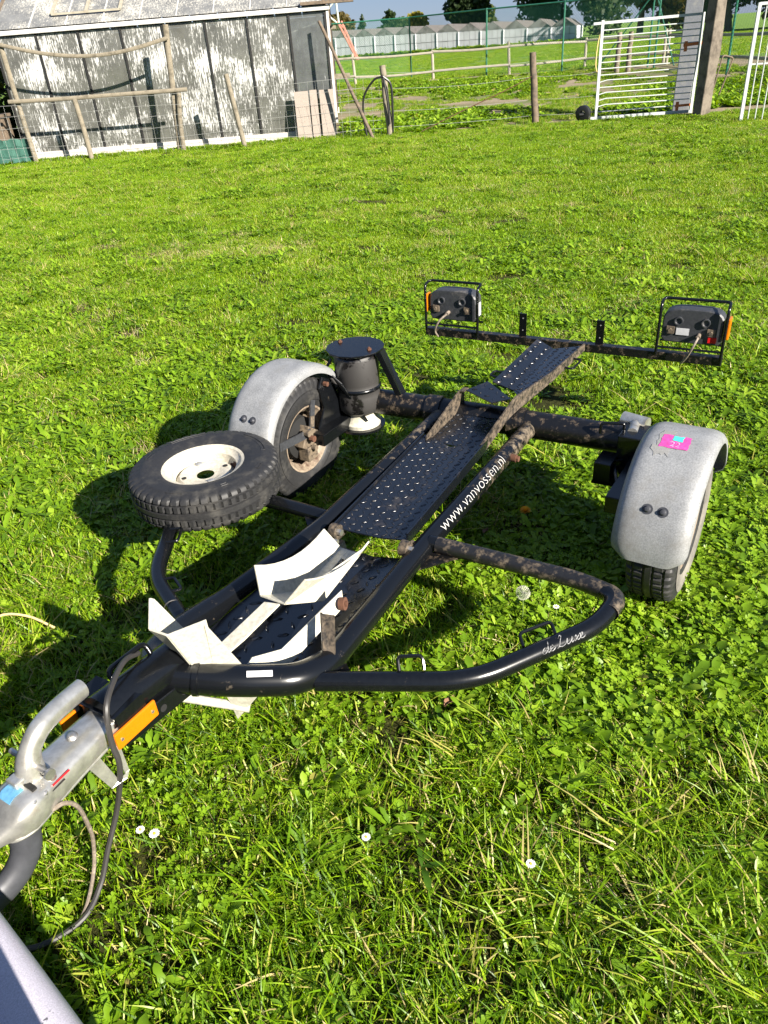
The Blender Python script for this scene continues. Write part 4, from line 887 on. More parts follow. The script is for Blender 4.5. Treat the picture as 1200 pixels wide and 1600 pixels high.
m = MB(); m.box((-.52, 17.5, 1.02), (1.1, .06, .08)); m.box((-.5, 17.4, 1.5), (.09, .06, 1.6)); m.bar((-.9, 17.5, .55), (-.42, 17.5, 1.0), .06, .06); m.tube([(-.95, 17.45, 1.12), (-.48, 17.45, 1.10), (-.44, 17.45, 1.30)], .04, 10); m.box((-.55, 17.5, 1.85), (.75, .05, .06)); m.build('inner_frame', 'wood', gh)
m = MB(); m.box(((X0 + X1) / 2, 20, .008), (X1 - X0 - .1, 5.8, .012)); m.build('earth_floor', 'paddock', gh)
# dark growth inside greenhouse stands against the rear wall

# boards leaning on the right corner
bd = thing('leaning_boards', 'three pinkish weathered boards leaning against the greenhouse corner by the thin pole', 'boards', (-.7, 16.62, 0))
for x0, x1, zt in ((-.40, -.115, .83), (-.095, .055, .84), (.095, .375, .83)):
    m = MB(); m.poly([(x0, 0, .0), (x1, -.0, .0), (x1 - .01, .16, zt), (x0, .16, zt)], .022); m.build('board', 'board', bd)

# wooden fence in front of the greenhouse
def post(name, label, p, q, r, mat='wood', group=None, cat='fence post'):
    p, q = V3(p), V3(q); m = MB(); n = 5
    path = [p.lerp(q, i / n) + V3((random.uniform(-1, 1), random.uniform(-1, 1), 0)) * r * .18 for i in range(n + 1)]
    m.tube([x - p for x in path], [r * (1.05 - .12 * i / n) for i in range(n + 1)], 10)
    o = m.build(name, mat, None, p); return tag(o, label, cat, group)
fn = thing('wooden_fence', 'rickety grey wooden fence with a sagging lath in front of the greenhouse', 'fence', (-4.8, 16.2, 0))
def fpart(name, pts, r, mat='wood', flat=.6):
    m = MB(); m.tube([V3(p) - V3((-4.8, 16.2, 0)) for p in pts], r, 10, flat=flat); return m.build(name, mat, fn)
fpart('post', bez([(-6.23, 16.25, -.05), (-6.26, 16.25, 1.0), (-6.27, 16.25, 2.0)], 6), .048, flat=.8)
fpart('post', bez([(-3.42, 16.3, -.05), (-3.34, 16.3, 1.0), (-3.25, 16.3, 2.08)], 6), .055, flat=.8)
fpart('post', bez([(-3.33, 16.22, -.05), (-3.30, 16.22, .5), (-3.22, 16.22, 1.0)], 6), .045, flat=.8)
fpart('post', bez([(-5.10, 16.1, -.05), (-5.12, 16.12, .5), (-5.16, 16.14, 1.03)], 6), .048, flat=.9)
fpart('post', bez([(-2.10, 16.0, -.05), (-2.18, 16.02, .6), (-2.26, 16.04, 1.24)], 6), .046, flat=.9)
fpart('lath', bez([(-6.30, 16.18, 1.98), (-5.6, 16.18, 1.80), (-4.9, 16.18, 1.70), (-4.3, 16.18, 1.70), (-3.8, 16.18, 1.76), (-3.24, 16.22, 1.87)], 20), .032, flat=.4)
fpart('lath', bez([(-6.40, 16.17, 1.07), (-5.5, 16.17, 1.05), (-4.3, 16.17, 1.045), (-3.05, 16.2, 1.04)], 16), .035, flat=.5)
wf = MB()
for z in (.12, .28, .46, .64, .82, 1.0):
    wf.tube([V3((x, 16.13 + .03 * math.sin(x * 2.1), z + .012 * math.sin(x * 3 + z * 9))) - V3((-4.8, 16.2, 0)) for x in np.linspace(-6.8, .7, 40)], .0026, 5, caps=False)
for x in np.arange(-6.8, .7, .15):
    wf.tube([V3((x, 16.13 + .03 * math.sin(x * 2.1), .03)) - V3((-4.8, 16.2, 0)), V3((x + .01, 16.13 + .03 * math.sin(x * 2.1), 1.0)) - V3((-4.8, 16.2, 0))], .0018, 4, caps=False)
wf.build('wire_netting', 'wire', fn, kind='stuff')
post('prop_pole', 'thin dark pole leaning against the greenhouse corner, foot in the lawn', (.38, 15.86, -.02), (-.47, 16.75, 1.95), .032, 'wooddark', cat='pole')
post('fence_stake', 'short round stake with black hose loops beside the greenhouse corner', (.72, 16.06, -.05), (.64, 16.2, 1.17), .062, 'wood', cat='stake')
hz = thing('hose_loop', 'black hose hanging in loops over the short stake', 'hose', (.66, 16.1, 0))
m = MB(); m.tube(bez([(-.40, .03, .03), (-.44, .02, .35), (-.40, .0, .70), (-.20, -.06, .95), (-.03, -.09, 1.0)], 24), .019, 8); m.tube(bez([(-.03, -.09, 1.0), (.11, -.07, .85), (.12, -.06, .45), (.10, -.05, .03)], 20), .022, 8); m.tube(bez([(-.02, -.09, .98), (.03, -.1, .6), (.05, -.1, .2)], 14), .02, 8); m.build('hose', 'hose', hz)
post('fence_post', 'lone round brown fence post halfway to the white gate', (3.52, 16.02, -.05), (3.44, 16.06, 1.19), .066, 'wooddark')
wr = MB()
for z, sag in ((.80, .05), (.42, .03), (.15, .02), (1.05, .04)):
    wr.tube([V3((.7 + (3.5 - .7) * t, 16.05, z - sag * 4 * t * (1 - t))) for t in np.linspace(0, 1, 16)], .0028, 5, caps=False)
    wr.tube([V3((3.5 + (4.6 - 3.5) * t, 16.05 - .25 * t, z - sag * 2 * t * (1 - t))) for t in np.linspace(0, 1, 10)], .0028, 5, caps=False)
tag(wr.build('fence_wire', 'wire'), 'thin sagging wire strands between the stakes and the white gate', 'wire')
m = MB(); m.tube(bez([(3.46, 16.02, .82), (2.9, 16.0, .60), (2.2, 16.0, .36), (1.6, 16.0, .14), (1.3, 16.0, .03)], 20), .008, 6)
tag(m.build('slack_rope', 'rust'), 'brown rope slanting from the lone post down to the ground', 'rope')

# ------------------------------------------------------------------ gates
gt = thing('field_gate', 'white tubular gate with many horizontal bars beside the thick timber post', 'gate', (4.62, 15.78, 0))
GD = (V3((6.36, 15.6, 0)) - V3((4.62, 15.78, 0))); GL = GD.length; GD.normalize()
def gp(u, z): return GD * u + V3((0, 0, z))
m = MB(); m.bar(gp(-.16, 1.555), gp(GL + .02, 1.58), .03, .042); m.build('top_rail', 'gatewhite', gt)
m = MB(); m.bar(gp(-.1, .04), gp(GL, .05), .035, .05); m.build('bottom_rail', 'gatewhite', gt)
for u in (.0, GL): m = MB(); m.bar(gp(u, .02), gp(u, 1.6), .035, .05, (1, 0, 0)); m.build('stile', 'gatewhite', gt)
for k in range(14):
    z = .145 + .100 * k; m = MB()
    bend = [gp(0, z - .02), gp(.16, z + .015)] if k in (1, 2, 3, 5) else [gp(0, z), gp(.2, z)]
    m.tube(bend + [gp(GL * .6, z + .01), gp(GL, z + .012)], .0095, 8); m.build('bar', 'gatewhite', gt)
m = MB(); m.tube([gp(-.32, .12) + V3((0, -.03, 0)), gp(-.22, .12) + V3((0, -.03, 0))], .03, 10); m.lathe([(.05, -.05), (.12, -.055), (.14, -.04), (.14, .04), (.12, .055), (.05, .05)], gp(-.24, .135), (.6, .8, 0), 24); m.build('gate_wheel', 'hose', gt)
m = MB(); m.tube(bez([gp(0, 1.5), gp(-.06, 1.25), gp(-.07, .9), gp(-.01, .8), gp(.0, 1.1)], 20), .012, 6); m.build('strap', 'strap', gt)
m = MB(); m.bar(gp(GL - .28, 1.12), gp(GL + .1, 1.14), .03, .05); m.bar(gp(GL - .24, 1.02), gp(GL - .24, 1.18), .03, .05, (1, 0, 0)); m.bar(gp(GL - .3, .15), gp(GL, .16), .03, .04); m.bar(gp(GL - .26, .05), gp(GL - .26, .22), .03, .05, (1, 0, 0)); m.build('hinge', 'orange', gt)
m = MB(); m.box((0, 0, 1.3), (.30, .12, 2.7)); tag(m.build('gate_post', 'shadedconc', None, (6.34, 16.05, 0), (0, R(0.5), R(-20)), bevel=.01), 'pale grey concrete post behind the hinged end of the white gate', 'post')
m = MB(); V = []
for i in range(9):
    z = -.1 + 2.9 * i / 8; w_ = .14 + random.uniform(-.012, .012)
    V += [V3((-w_ + random.uniform(-.01, .01), -w_ * .7, z)), V3((w_ + random.uniform(-.01, .01), -w_ * .7, z)), V3((w_, w_ * .7, z)), V3((-w_, w_ * .7, z))]
m.add(V, [(i * 4 + j, (i + 1) * 4 + j, (i + 1) * 4 + (j + 1) % 4, i * 4 + (j + 1) % 4) for i in range(8) for j in range(4)]); m.add(V[-4:], [(0, 1, 2, 3)])
tag(m.build('timber_post', 'sleeper', None, (6.42, 15.25, 0), (0, R(1.0), R(33)), bevel=.015), 'thick cracked timber post at the hinged end of the horizontal bar gate', 'post')
g2 = thing('vertical_bar_gate', 'white gate of upright bars standing on the lawn past the timber post', 'gate', (6.48, 13.76, 0), R(-6))
m = MB(); m.bar((0, 0, .0), (0, 0, 1.66), .04, .05, (1, 0, 0)); m.build('stile', 'gatewhite', g2)
for k in range(1, 9): m = MB(); m.tube([(.115 * k, .01, .02), (.115 * k, .01, 1.63)], .010, 8); m.build('bar', 'gatewhite', g2)
for z_, w_, y_ in ((1.645, .04, 0), (.83, .02, .02)): m = MB(); m.bar((0, y_, z_), (1.0, y_, z_), w_ * .8, w_); m.build('cross_rail', 'gatewhite', g2)
m = MB(); m.tube(fillet([(0, 0, .05), (.0, 0, .85), (.26, .06, .83), (.2, .1, .1)], .06, 5), .016, 8); m.box((.09, .0, .03), (.3, .2, .04))
tag(m.build('rusty_frame', 'wooddark', None, (7.55, 17.6, 0), (0, R(10), 0)), 'rusty bent metal frame standing behind the timber post', 'metal frame')

# ------------------------------------------------------------------ green chain link fence
FP = [(-.65, 40.9), (2.94, 40.4), (5.93, 37.0), (8.72, 35.1), (11.6, 33.2)]
gf = thing('chain_link_fence', 'tall green chain link fence running across behind the paddock', 'fence', (0, 0, 0))
for (x, y) in FP:
    m = MB(); m.tube([(x, y, 0), (x, y, 2.42)], .036, 8); m.build('post', 'greenpost', gf)
for (x, y), (x2, y2) in zip(FP[:-1], FP[1:]):
    m = MB(); m.tube([(x, y, 2.38), (x2, y2, 2.38)], .028, 8); m.build('top_rail', 'greenpost', gf)
    L_ = math.hypot(x2 - x, y2 - y); m = MB(); m.add([(0, 0, .05), (L_, 0, .05), (L_, 0, 2.36), (0, 0, 2.36)], [(0, 1, 2, 3)]); m.build('wire_mesh', 'mesh', gf, (x, y, 0), (0, 0, math.atan2(y2 - y, x2 - x)))
m = MB(); m.tube([(11.5, 33.2, 2.3), (9.9, 34.2, .05)], .025, 8); m.tube([(11.65, 33.1, 2.3), (12.1, 31.8, .05)], .025, 8); m.build('stay', 'greenpost', gf)
gf2 = thing('chain_link_fence', 'green chain link fence turning towards the camera behind the timber post', 'fence', (0, 0, 0))
FQ = [(11.6, 33.15), (11.42, 32.0), (11.29, 25.4), (11.2, 19.0)]
for (x, y) in FQ[1:]: m = MB(); m.tube([(x, y, 0), (x, y, 2.5)], .036, 8); m.build('post', 'greenpost', gf2)
for (x, y), (x2, y2) in zip(FQ[:-1], FQ[1:]):
    m = MB(); m.tube([(x, y, 2.38), (x2, y2, 2.38)], .026, 8); m.build('top_rail', 'greenpost', gf2)
    L_ = math.hypot(x2 - x, y2 - y); m = MB(); m.add([(0, 0, .05), (L_, 0, .05), (L_, 0, 2.36), (0, 0, 2.36)], [(0, 1, 2, 3)]); m.build('wire_mesh', 'mesh', gf2, (x, y, 0), (0, 0, math.atan2(y2 - y, x2 - x)))

# ------------------------------------------------------------------ timber rail fence round the field
def rail_fence(label, P, lean=0.0):
    o = thing('rail_fence', label, 'fence', (P[0][0], P[0][1], 0)); o0 = V3((P[0][0], P[0][1], 0))
    for (x, y) in P:
        m = MB(); lx = random.uniform(-.06, .06); m.tube([(x - o0.x, y - o0.y, -.05), (x - o0.x + lx, y - o0.y, 1.12 + random.uniform(-.05, .1))], .06, 8); m.build('post', 'pale_wood', o)
    for (x, y), (x2, y2) in zip(P[:-1], P[1:]):
        for z in (.34, 1.0):
            m = MB(); a, b2 = V3((x, y - .06, z + random.uniform(-.05, .05))) - o0, V3((x2, y2 - .06, z + random.uniform(-.05, .05))) - o0; mid = a.lerp(b2, .5) + V3((0, 0, random.uniform(-.06, .04)))
            m.tube(bez([a, mid, b2], 8), .045, 8, flat=.7); m.build('rail', 'pale_wood', o)
    return o
rail_fence('pale two rail timber fence running along the far field', [(-2.6, 38.6), (.28, 37.88), (3.67, 37.4), (6.83, 36.5), (10.1, 36.7), (12.75, 34.7)])
rail_fence('two rail timber fence returning along the paddock behind the thick timber post', [(12.7, 34.2), (12.25, 28.75), (11.9, 23.5), (11.6, 18.5)])
for x, y, l in ((9.6, 30.6, 'brown stub post through the gate bars, nearer the gate wheel'), (10.0, 30.6, 'brown stub post through the gate bars, nearer the timber post')):
    post('stub_post', l, (x, y, -.05), (x, y, 1.25), .09, 'wood', cat='post')

# ------------------------------------------------------------------ far greenhouse block
fg = thing('far_greenhouse', 'long block of ridged glasshouses with milky walls across the field', 'greenhouse', (0, 0, 0))
P0_, P1_ = V3((-6.5, 119, 0)), V3((26.6, 101.5, 0)); NB = 13; DV = (P1_ - P0_); DN = V3((DV.y, -DV.x, 0)).normalized() * -1
DN = V3((-DV.y, DV.x, 0)).normalized() * -1
back = V3((.28, .96, 0)) * 42
for i in range(NB):
    t0, t1 = i / NB, (i + 1) / NB; a, b2 = P0_.lerp(P1_, t0), P0_.lerp(P1_, t1); c2 = (a + b2) / 2
    e0, e1 = 2.5 - .95 * t0, 2.5 - .95 * t1; rz_ = (e0 + e1) / 2 + .82 + .1 * t0
    m = MB(); m.add([a + V3((0, 0, e0)), c2 + V3((0, 0, rz_)), c2 + back + V3((0, 0, rz_)), a + back + V3((0, 0, e0)), b2 + V3((0, 0, e1)), b2 + back + V3((0, 0, e1))], [(0, 1, 2, 3), (1, 4, 5, 2)]); m.build('roof', 'tile', fg)
    m = MB(); m.poly([a + V3((0, 0, e0 + .02)), b2 + V3((0, 0, e1 + .02)), c2 + V3((0, 0, rz_ - .05))], .05); m.build('gable', 'fargable', fg)
    for k in range(4):
        p, q_ = a.lerp(b2, k / 4 + .008), a.lerp(b2, (k + 1) / 4 - .008)
        for (z0, z1) in ((.1, .5), (.53, 1.0)):
            m = MB(); m.poly([p + V3((0, 0, e0 * z0)), q_ + V3((0, 0, e1 * z0)), q_ + V3((0, 0, e1 * z1)), p + V3((0, 0, e0 * z1))], .02); m.build('pane', 'farpane', fg)
    m = MB(); m.box(a + V3((0, -.06, e0 / 2)), (.13, .1, e0)); m.build('wall_post', 'farpane', fg)
m = MB(); m.poly([P0_ + V3((0, .15, 0)), P1_ + V3((0, .15, 0)), P1_ + V3((0, .15, 1.55)), P0_ + V3((0, .15, 2.45))], .05); m.build('wall_frame', 'tile', fg)
m = MB(); m.poly([P1_ + V3((.02, 0, 0)), P1_ + back, P1_ + back + V3((0, 0, 1.6)), P1_ + V3((.02, 0, 1.6))], .05); m.build('end_wall', 'farpane', fg)

# lattice mast
ms = thing('lattice_mast', 'leaning white and red lattice mast beyond the greenhouse', 'mast', (1.15, 96, 0))
def lattice(a, b2, w0, w1, mat, n):
    a, b2 = V3(a), V3(b2); m = MB(); S = V3((1, 0, 0)); 
    pa = lambda t, s_: a.lerp(b2, t) + S * s_ * (w0 + (w1 - w0) * t)
    for s_ in (-1, 1): m.tube([pa(0, s_), pa(1, s_)], .11, 6)
    for i in range(n): m.tube([pa(i / n, -1 if i % 2 else 1), pa((i + 1) / n, 1 if i % 2 else -1)], .09, 6)
    m.build('lattice_section', mat, ms)
lattice((0, 0, 0), (-1.7, 0, 3.7), .08, .22, 'mastred', 5); lattice((-2.3, 0, 3.4), (-3.2, 0, 9), .55, 1.1, 'gatewhite', 5)
m = MB(); m.bar((-3.6, 0, 6.6), (2.0, 0, 6.9), .2, .22); m.build('arm', 'pale_wood', ms)

# ------------------------------------------------------------------ trees
def leaf_cloud(lobes, n, size, seed, core=.35):
    g = np.random.default_rng(seed); V = []; F = []; T = []
    wts = np.array([l[3] * l[4] * l[5] for l in lobes]); wts = wts / wts.sum()
    idx = g.choice(len(lobes), n, p=wts)
    d = g.normal(size=(n, 3)); d /= np.linalg.norm(d, axis=1)[:, None]
    rad = core + (1 - core) * g.random(n) ** .5
    L = np.array(lobes)[idx]
    lump = 1 + .16 * np.sin(d[:, 0] * 5 + L[:, 0]) * np.cos(d[:, 2] * 6 + L[:, 1])
    P = L[:, :3] + d * L[:, 3:6] * (rad * lump)[:, None]
    a = g.normal(size=(n, 3)); a /= np.linalg.norm(a, axis=1)[:, None]
    b_ = np.cross(a, g.normal(size=(n, 3))); b_ /= np.linalg.norm(b_, axis=1)[:, None]
    s_ = size * (.6 + .8 * g.random(n))[:, None]
    q = np.stack([P - a * s_, P + b_ * s_ * .6, P + a * s_, P - b_ * s_ * .6], 1).reshape(-1, 3)
    f = np.arange(4 * n).reshape(-1, 4)
    tint = np.clip(.25 + .5 * g.random(n) + .2 * (g.random(len(lobes))[idx] - .5), 0, 1)
    return q, f, np.repeat(tint, 4)
def np_mesh(name, V, F, tint, mat):
    me = bpy.data.meshes.new(name); V = np.asarray(V, dtype=np.float32); F = np.asarray(F)
    me.vertices.add(len(V)); me.vertices.foreach_set('co', V.ravel())
    k = F.shape[1]; me.loops.add(F.size); me.loops.foreach_set('vertex_index', F.ravel().astype(np.int32))
    me.polygons.add(len(F)); me.polygons.foreach_set('loop_start', (np.arange(len(F)) * k).astype(np.int32)); me.polygons.foreach_set('loop_total', np.full(len(F), k, dtype=np.int32))
    me.update(calc_edges=True)
    at = me.attributes.new('tint', 'FLOAT', 'POINT'); at.data.foreach_set('value', np.asarray(tint, dtype=np.float32))
    me.materials.append(M[mat]); return me
TN = [0]
def tree(label, x, y, h, w, mat, n=2600, leaf=.5, shape='round', name='broadleaf_tree', base=.12, group=None):
    TN[0] += 1; g = np.random.default_rng(100 + TN[0])
    o = thing(name, label, 'tree', (x, y, 0), 0, group)
    m = MB(); m.tube(bez([(0, 0, -.1), (g.normal() * .03 * w, 0, h * .3), (g.normal() * .05 * w, 0, h * .75)], 8), [h * .035 * (1 - i / 14) for i in range(len(bez([(0, 0, 0), (0, 0, .3), (0, 0, .75)], 8)))], 8)
    for k in range(5):
        a = g.random() * 6.28; z = h * (.25 + .1 * k); m.tube([(0, 0, z), (math.cos(a) * w * .3, math.sin(a) * w * .3, z + h * .16)], [h * .014, h * .005], 6)
    m.build('trunk', 'bark', o)
    lobes = []
    if shape == 'cone':
        for k in range(9):
            t = k / 8; rr = w * .5 * (1 - t) + .12 * w; lobes.append((g.normal() * .06 * w, g.normal() * .06 * w, h * (base + (1 - base) * t * .93), rr, rr, h * .10))
    else:
        for k in range(13):
            a = g.random() * 6.28; rr = w * .5 * (.30 + .32 * g.random()); dd = (w * .5 - rr) * g.random() ** .5
            z = h * (base + .12) + (h * (1 - base - .12) - rr * .6) * g.random(); lobes.append((math.cos(a) * dd, math.sin(a) * dd, z, rr, rr, rr * .8))
        lobes.append((0, 0, h * .55, w * .34, w * .34, h * .36))
    V, F, T = leaf_cloud(lobes, n, leaf, 300 + TN[0]); me = np_mesh('crown', V, F, T, mat); c = bpy.data.objects.new('crown', me); COL.objects.link(c); c.parent = o
    return o
tree('dark cone shaped tree behind the far glasshouses next to the yellow tree', 8.7, 172, 6.6, 5.2, 'tree_dark', 2600, .45, 'cone', 'conifer_tree')
tree('small dark pointed conifer close to the lattice mast', 3.4, 178, 6.2, 2.6, 'tree_dark', 1300, .35, 'cone', 'conifer_tree')
tree('olive brown tree showing past the greenhouse gutter end', -1.2, 172, 7.0, 8.5, 'tree_rust', 3200, .5)
tree('yellow autumn tree above the far glasshouse roofs', 14.8, 176, 6.4, 5.4, 'tree_yellow', 2400, .42)
tree('low green tree beside the yellow one', 11.8, 182, 5.6, 5.0, 'tree_green', 1800, .42)
tree('broad dark tree standing alone against the sky above the far glasshouses', 23.4, 170, 11.0, 11.2, 'tree_dark', 9000, .5)
tree('low shrubby tree in the gap between the two dark crowns', 30.4, 190, 6.2, 5.0, 'tree_green', 1500, .45)
row = [(36.0, 158, 17, 13, 'tree_dark', 'dark tree at the start of the tree belt, next to the open sky gap'), (43, 150, 18, 14, 'tree_dark', 'tall dark tree standing second in the belt after the sky gap'), (41.0, 122, 14, 11, 'tree_rust', 'rusty autumn tree behind the end of the far glasshouses'),
       (46.0, 116, 15, 12, 'tree_rust', 'brownish tree behind the white gate'), (39.5, 90, 12, 10, 'tree_green', 'olive tree behind the corner of the green fence'), (46.0, 92, 13, 11, 'tree_rust', 'reddish tree behind the timber post'), (48.0, 82, 13, 11, 'tree_green', 'green tree seen past the outer side of the timber post'), (52.0, 76, 14, 12, 'tree_rust', 'wide autumn tree behind the gate of upright bars')]
for x, y, h, w_, mt, l in row: tree(l, x, y, h, w_, mt, 6500, .42 if y > 100 else .34, base=.02)
for k, (x, y, l) in enumerate(((-7.7, 18.6, 'dark bush against the far end of the whitewashed greenhouse by the wooden box'),)):
    tree(l, x, y, 1.9, 2.0, 'tree_green', 2600, .07, name='bush', base=.0)
tree('hedge plant growing behind the glass inside the greenhouse', -4.0, 21.6, 1.8, 2.6, 'tree_rust', 1500, .09, name='shrub', base=.0)
cr_ = thing('wooden_crate', 'brown wooden board box at the end of the greenhouse above the green netting', 'box', (-7.15, 16.9, 0))
m = MB(); m.box((0, 0, .4), (.62, .4, .8)); m.build('board_side', 'wooddark', cr_, bevel=.01)
m = MB(); m.box((0, 0, .83), (.7, .48, .05)); m.build('lid', 'wooddark', cr_)
m = MB(); G = [[V3((-7.25 + .95 * i / 12, 16.32 + .03 * math.sin(i * 2.3 + j), .02 + .42 * j / 4 + .02 * math.sin(i * 1.7))) for j in range(5)] for i in range(13)]; m.sheet(G, .006); tag(m.build('green_netting', mat_plain('green_net', (0.03, 0.10, 0.075), .8, 0, .4, 80)), 'rolled green netting at the foot of the wooden fence below the wooden box', 'netting')

# ------------------------------------------------------------------ lawn plants
def blade_set(n, rad, hmin, hmax, wmin, wmax, lean, seed, tint=(.25, .7), dry=.08, cx=None):
    g = np.random.default_rng(seed); ts = np.array([0, .38, .72, 1.0])
    r_ = rad * np.sqrt(g.random(n)); a = g.random(n) * 2 * np.pi
    B = np.stack([r_ * np.cos(a), r_ * np.sin(a), np.zeros(n)], 1)
    h = hmin + (hmax - hmin) * g.random(n) ** 1.3; w_ = wmin + (wmax - wmin) * g.random(n)
    la = g.random(n) * 2 * np.pi; ld = np.stack([np.cos(la), np.sin(la)], 1); le = h * lean * (.3 + 1.1 * g.random(n))
    wa = la + np.pi / 2 + g.normal(size=n) * .7; wd = np.stack([np.cos(wa), np.sin(wa)], 1)
    V = np.zeros((n, 7, 3))
    for k, t in enumerate(ts):
        c = B.copy(); c[:, :2] += ld * (le * t ** 1.8)[:, None]; c[:, 2] = h * (t - .22 * lean * t * t * .6) - .004
        ww = w_ * (1.0, .95, .65, 0)[k] / 2
        if k < 3:
            V[:, 2 * k] = c; V[:, 2 * k + 1] = c; V[:, 2 * k, :2] -= wd * ww[:, None]; V[:, 2 * k + 1, :2] += wd * ww[:, None]
        else: V[:, 6] = c
    f = np.array([[0, 1, 3, 2], [2, 3, 5, 4], [4, 5, 6, 6]])
    q = f[:2]; base = np.arange(n)[:, None, None] * 7
    Q = (base + q[None]).reshape(-1, 4); Tq = (np.arange(n)[:, None] * 7 + np.array([4, 5, 6])[None])
    tn = tint[0] - .10 + (tint[1] - tint[0] + .16) * g.random(n); dm_ = g.random(n) < dry; tn[dm_] = .86 + .14 * g.random(dm_.sum())
    return V.reshape(-1, 3), Q, Tq, np.repeat(tn, 7)
def leaf_strips(P0s, dirs, lens, widths, lift_, prof, droop, tn, fold=.25, nseg=6):
    """Broad leaves: strips of nseg segments with a width profile, rising then drooping."""
    n = len(P0s); V = np.zeros((n, nseg + 1, 3, 3))
    for k in range(nseg + 1):
        t = k / nseg; c = P0s + np.concatenate([dirs * (lens * t * .95)[:, None], (lens * (lift_ * t - droop * t * t))[:, None]], 1)
        side = np.stack([-dirs[:, 1], dirs[:, 0], np.zeros(n)], 1); w_ = widths * prof[k] / 2
        V[:, k, 0] = c - side * w_[:, None] + np.array([0, 0, 1]) * (w_ * fold)[:, None]; V[:, k, 1] = c; V[:, k, 2] = c + side * w_[:, None] + np.array([0, 0, 1]) * (w_ * fold)[:, None]
    q = []
    for k in range(nseg):
        o = k * 3; q += [[o, o + 1, o + 4, o + 3], [o + 1, o + 2, o + 5, o + 4]]
    q = np.array(q); K = (nseg + 1) * 3
    return V.reshape(-1, 3), (np.arange(n)[:, None, None] * K + q[None]).reshape(-1, 4), np.repeat(tn, K)
def rosettes(nr, rad, lmin, lmax, wr, seed, lobed=True, per=(5, 9)):
    g = np.random.default_rng(seed); P, D, L, W, LF, DR, T = [], [], [], [], [], [], []
    for i in range(nr):
        r_ = rad * math.sqrt(g.random()); a = g.random() * 6.28; c = np.array([r_ * math.cos(a), r_ * math.sin(a), 0]); k = g.integers(*per); a0 = g.random() * 6.28; tb = .25 + .45 * g.random()
        for j in range(k):
            aa = a0 + 6.28 * j / k + g.normal() * .25; P.append(c + np.array([0, 0, .002 + .012 * g.random()])); D.append((math.cos(aa), math.sin(aa))); ll = lmin + (lmax - lmin) * g.random(); L.append(ll); W.append(ll * wr * (.8 + .4 * g.random())); LF.append(.3 + .75 * g.random()); DR.append(.15 + .45 * g.random()); T.append(tb + .22 * g.normal() * .6)
    prof = [.12, .45, .95, .70, 1.0, .72, .0] if lobed else [.10, .40, .85, 1.0, .92, .6, .0]
    return leaf_strips(np.array(P), np.array(D), np.array(L), np.array(W), np.array(LF), prof, np.array(DR), np.clip(T, .02, .93))
def clovers(n, rad, seed, s0=.006, s1=.0115, h0=.012, h1=.05):
    g = np.random.default_rng(seed); V = []; Q = []; T = []
    for i in range(n):
        r_ = rad * math.sqrt(g.random()); a = g.random() * 6.28; h = h0 + (h1 - h0) * g.random(); c = np.array([r_ * math.cos(a), r_ * math.sin(a), h]); s_ = s0 + (s1 - s0) * g.random(); a0 = g.random() * 6.28; tn = np.clip(.35 + .4 * g.random(), 0, 1)
        tl = g.normal(size=2) * .35; cup = .15 + .35 * g.random()
        for j in range(3):
            aa = a0 + 2.094 * j; d = np.array([math.cos(aa), math.sin(aa)]); sd_ = np.array([-d[1], d[0]]); o = len(V)
            for (u, v) in ((0, 0), (.55, -.52), (1.0, -.42), (.95, 0), (1.0, .42), (.55, .52)):
                xy = d * u * s_ + sd_ * v * s_; z = cup * u * s_ * .5 + abs(v) * s_ * .25 + tl @ xy
                V.append((c[0] + xy[0], c[1] + xy[1], c[2] + z)); T.append(tn)
            Q += [(o, o + 1, o + 2, o + 3), (o, o + 3, o + 4, o + 5)]
        o = len(V); b_ = np.array([c[0] * .9, c[1] * .9, 0])
        V += [tuple(b_), tuple(b_ + [.0012, 0, 0]), tuple(c + [.0012, 0, 0]), tuple(c)]; T += [tn * .8] * 4; Q.append((o, o + 1, o + 2, o + 3))
    return np.array(V), np.array(Q), np.array(T)
def proto(name, parts, mats):
    """parts: list of (V, quads, tris or None, tint, material index) joined into one prototype mesh."""
    AV, AQ, AT, TT, MQ, MT = [], [], [], [], [], []; o = 0
    for V, Q, Tq, tn, mi in parts:
        AV.append(V); AQ.append(Q + o); MQ += [mi] * len(Q); TT.append(tn)
        if Tq is not None: AT.append(Tq + o); MT += [mi] * len(Tq)
        o += len(V)
    V = np.concatenate(AV); Q = np.concatenate(AQ); T = np.concatenate(AT) if AT else np.zeros((0, 3), int)
    me = bpy.data.meshes.new(name); me.vertices.add(len(V)); me.vertices.foreach_set('co', V.astype(np.float32).ravel())
    li = np.concatenate([Q.ravel(), T.ravel()]).astype(np.int32); me.loops.add(len(li)); me.loops.foreach_set('vertex_index', li)
    me.polygons.add(len(Q) + len(T)); st = np.concatenate([np.arange(len(Q)) * 4, len(Q) * 4 + np.arange(len(T)) * 3]).astype(np.int32)
    me.polygons.foreach_set('loop_start', st); me.polygons.foreach_set('loop_total', np.concatenate([np.full(len(Q), 4), np.full(len(T), 3)]).astype(np.int32))
    me.polygons.foreach_set('material_index', np.array(MQ + MT, dtype=np.int32)); me.update(calc_edges=True)
    at = me.attributes.new('tint', 'FLOAT', 'POINT'); at.data.foreach_set('value', np.concatenate(TT).astype(np.float32))
    for m_ in mats: me.materials.append(M[m_])
    return bpy.data.objects.new(name, me)
MT_ = ['grass', 'clover', 'weed', 'drygrass']
def B_(n, rad, h0, h1, w0, w1, ln, seed, tint=(.25, .7), dry=.08): V, Q, T, tn = blade_set(n, rad, h0, h1, w0, w1, ln, seed, tint, dry); return (V, Q, T, tn, 0)
def Ro(*a, **k): V, Q, T = rosettes(*a, **k); return (V, Q, None, T, 2)
def Cl(*a, **k): V, Q, T = clovers(*a, **k); return (V, Q, None, T, 1)
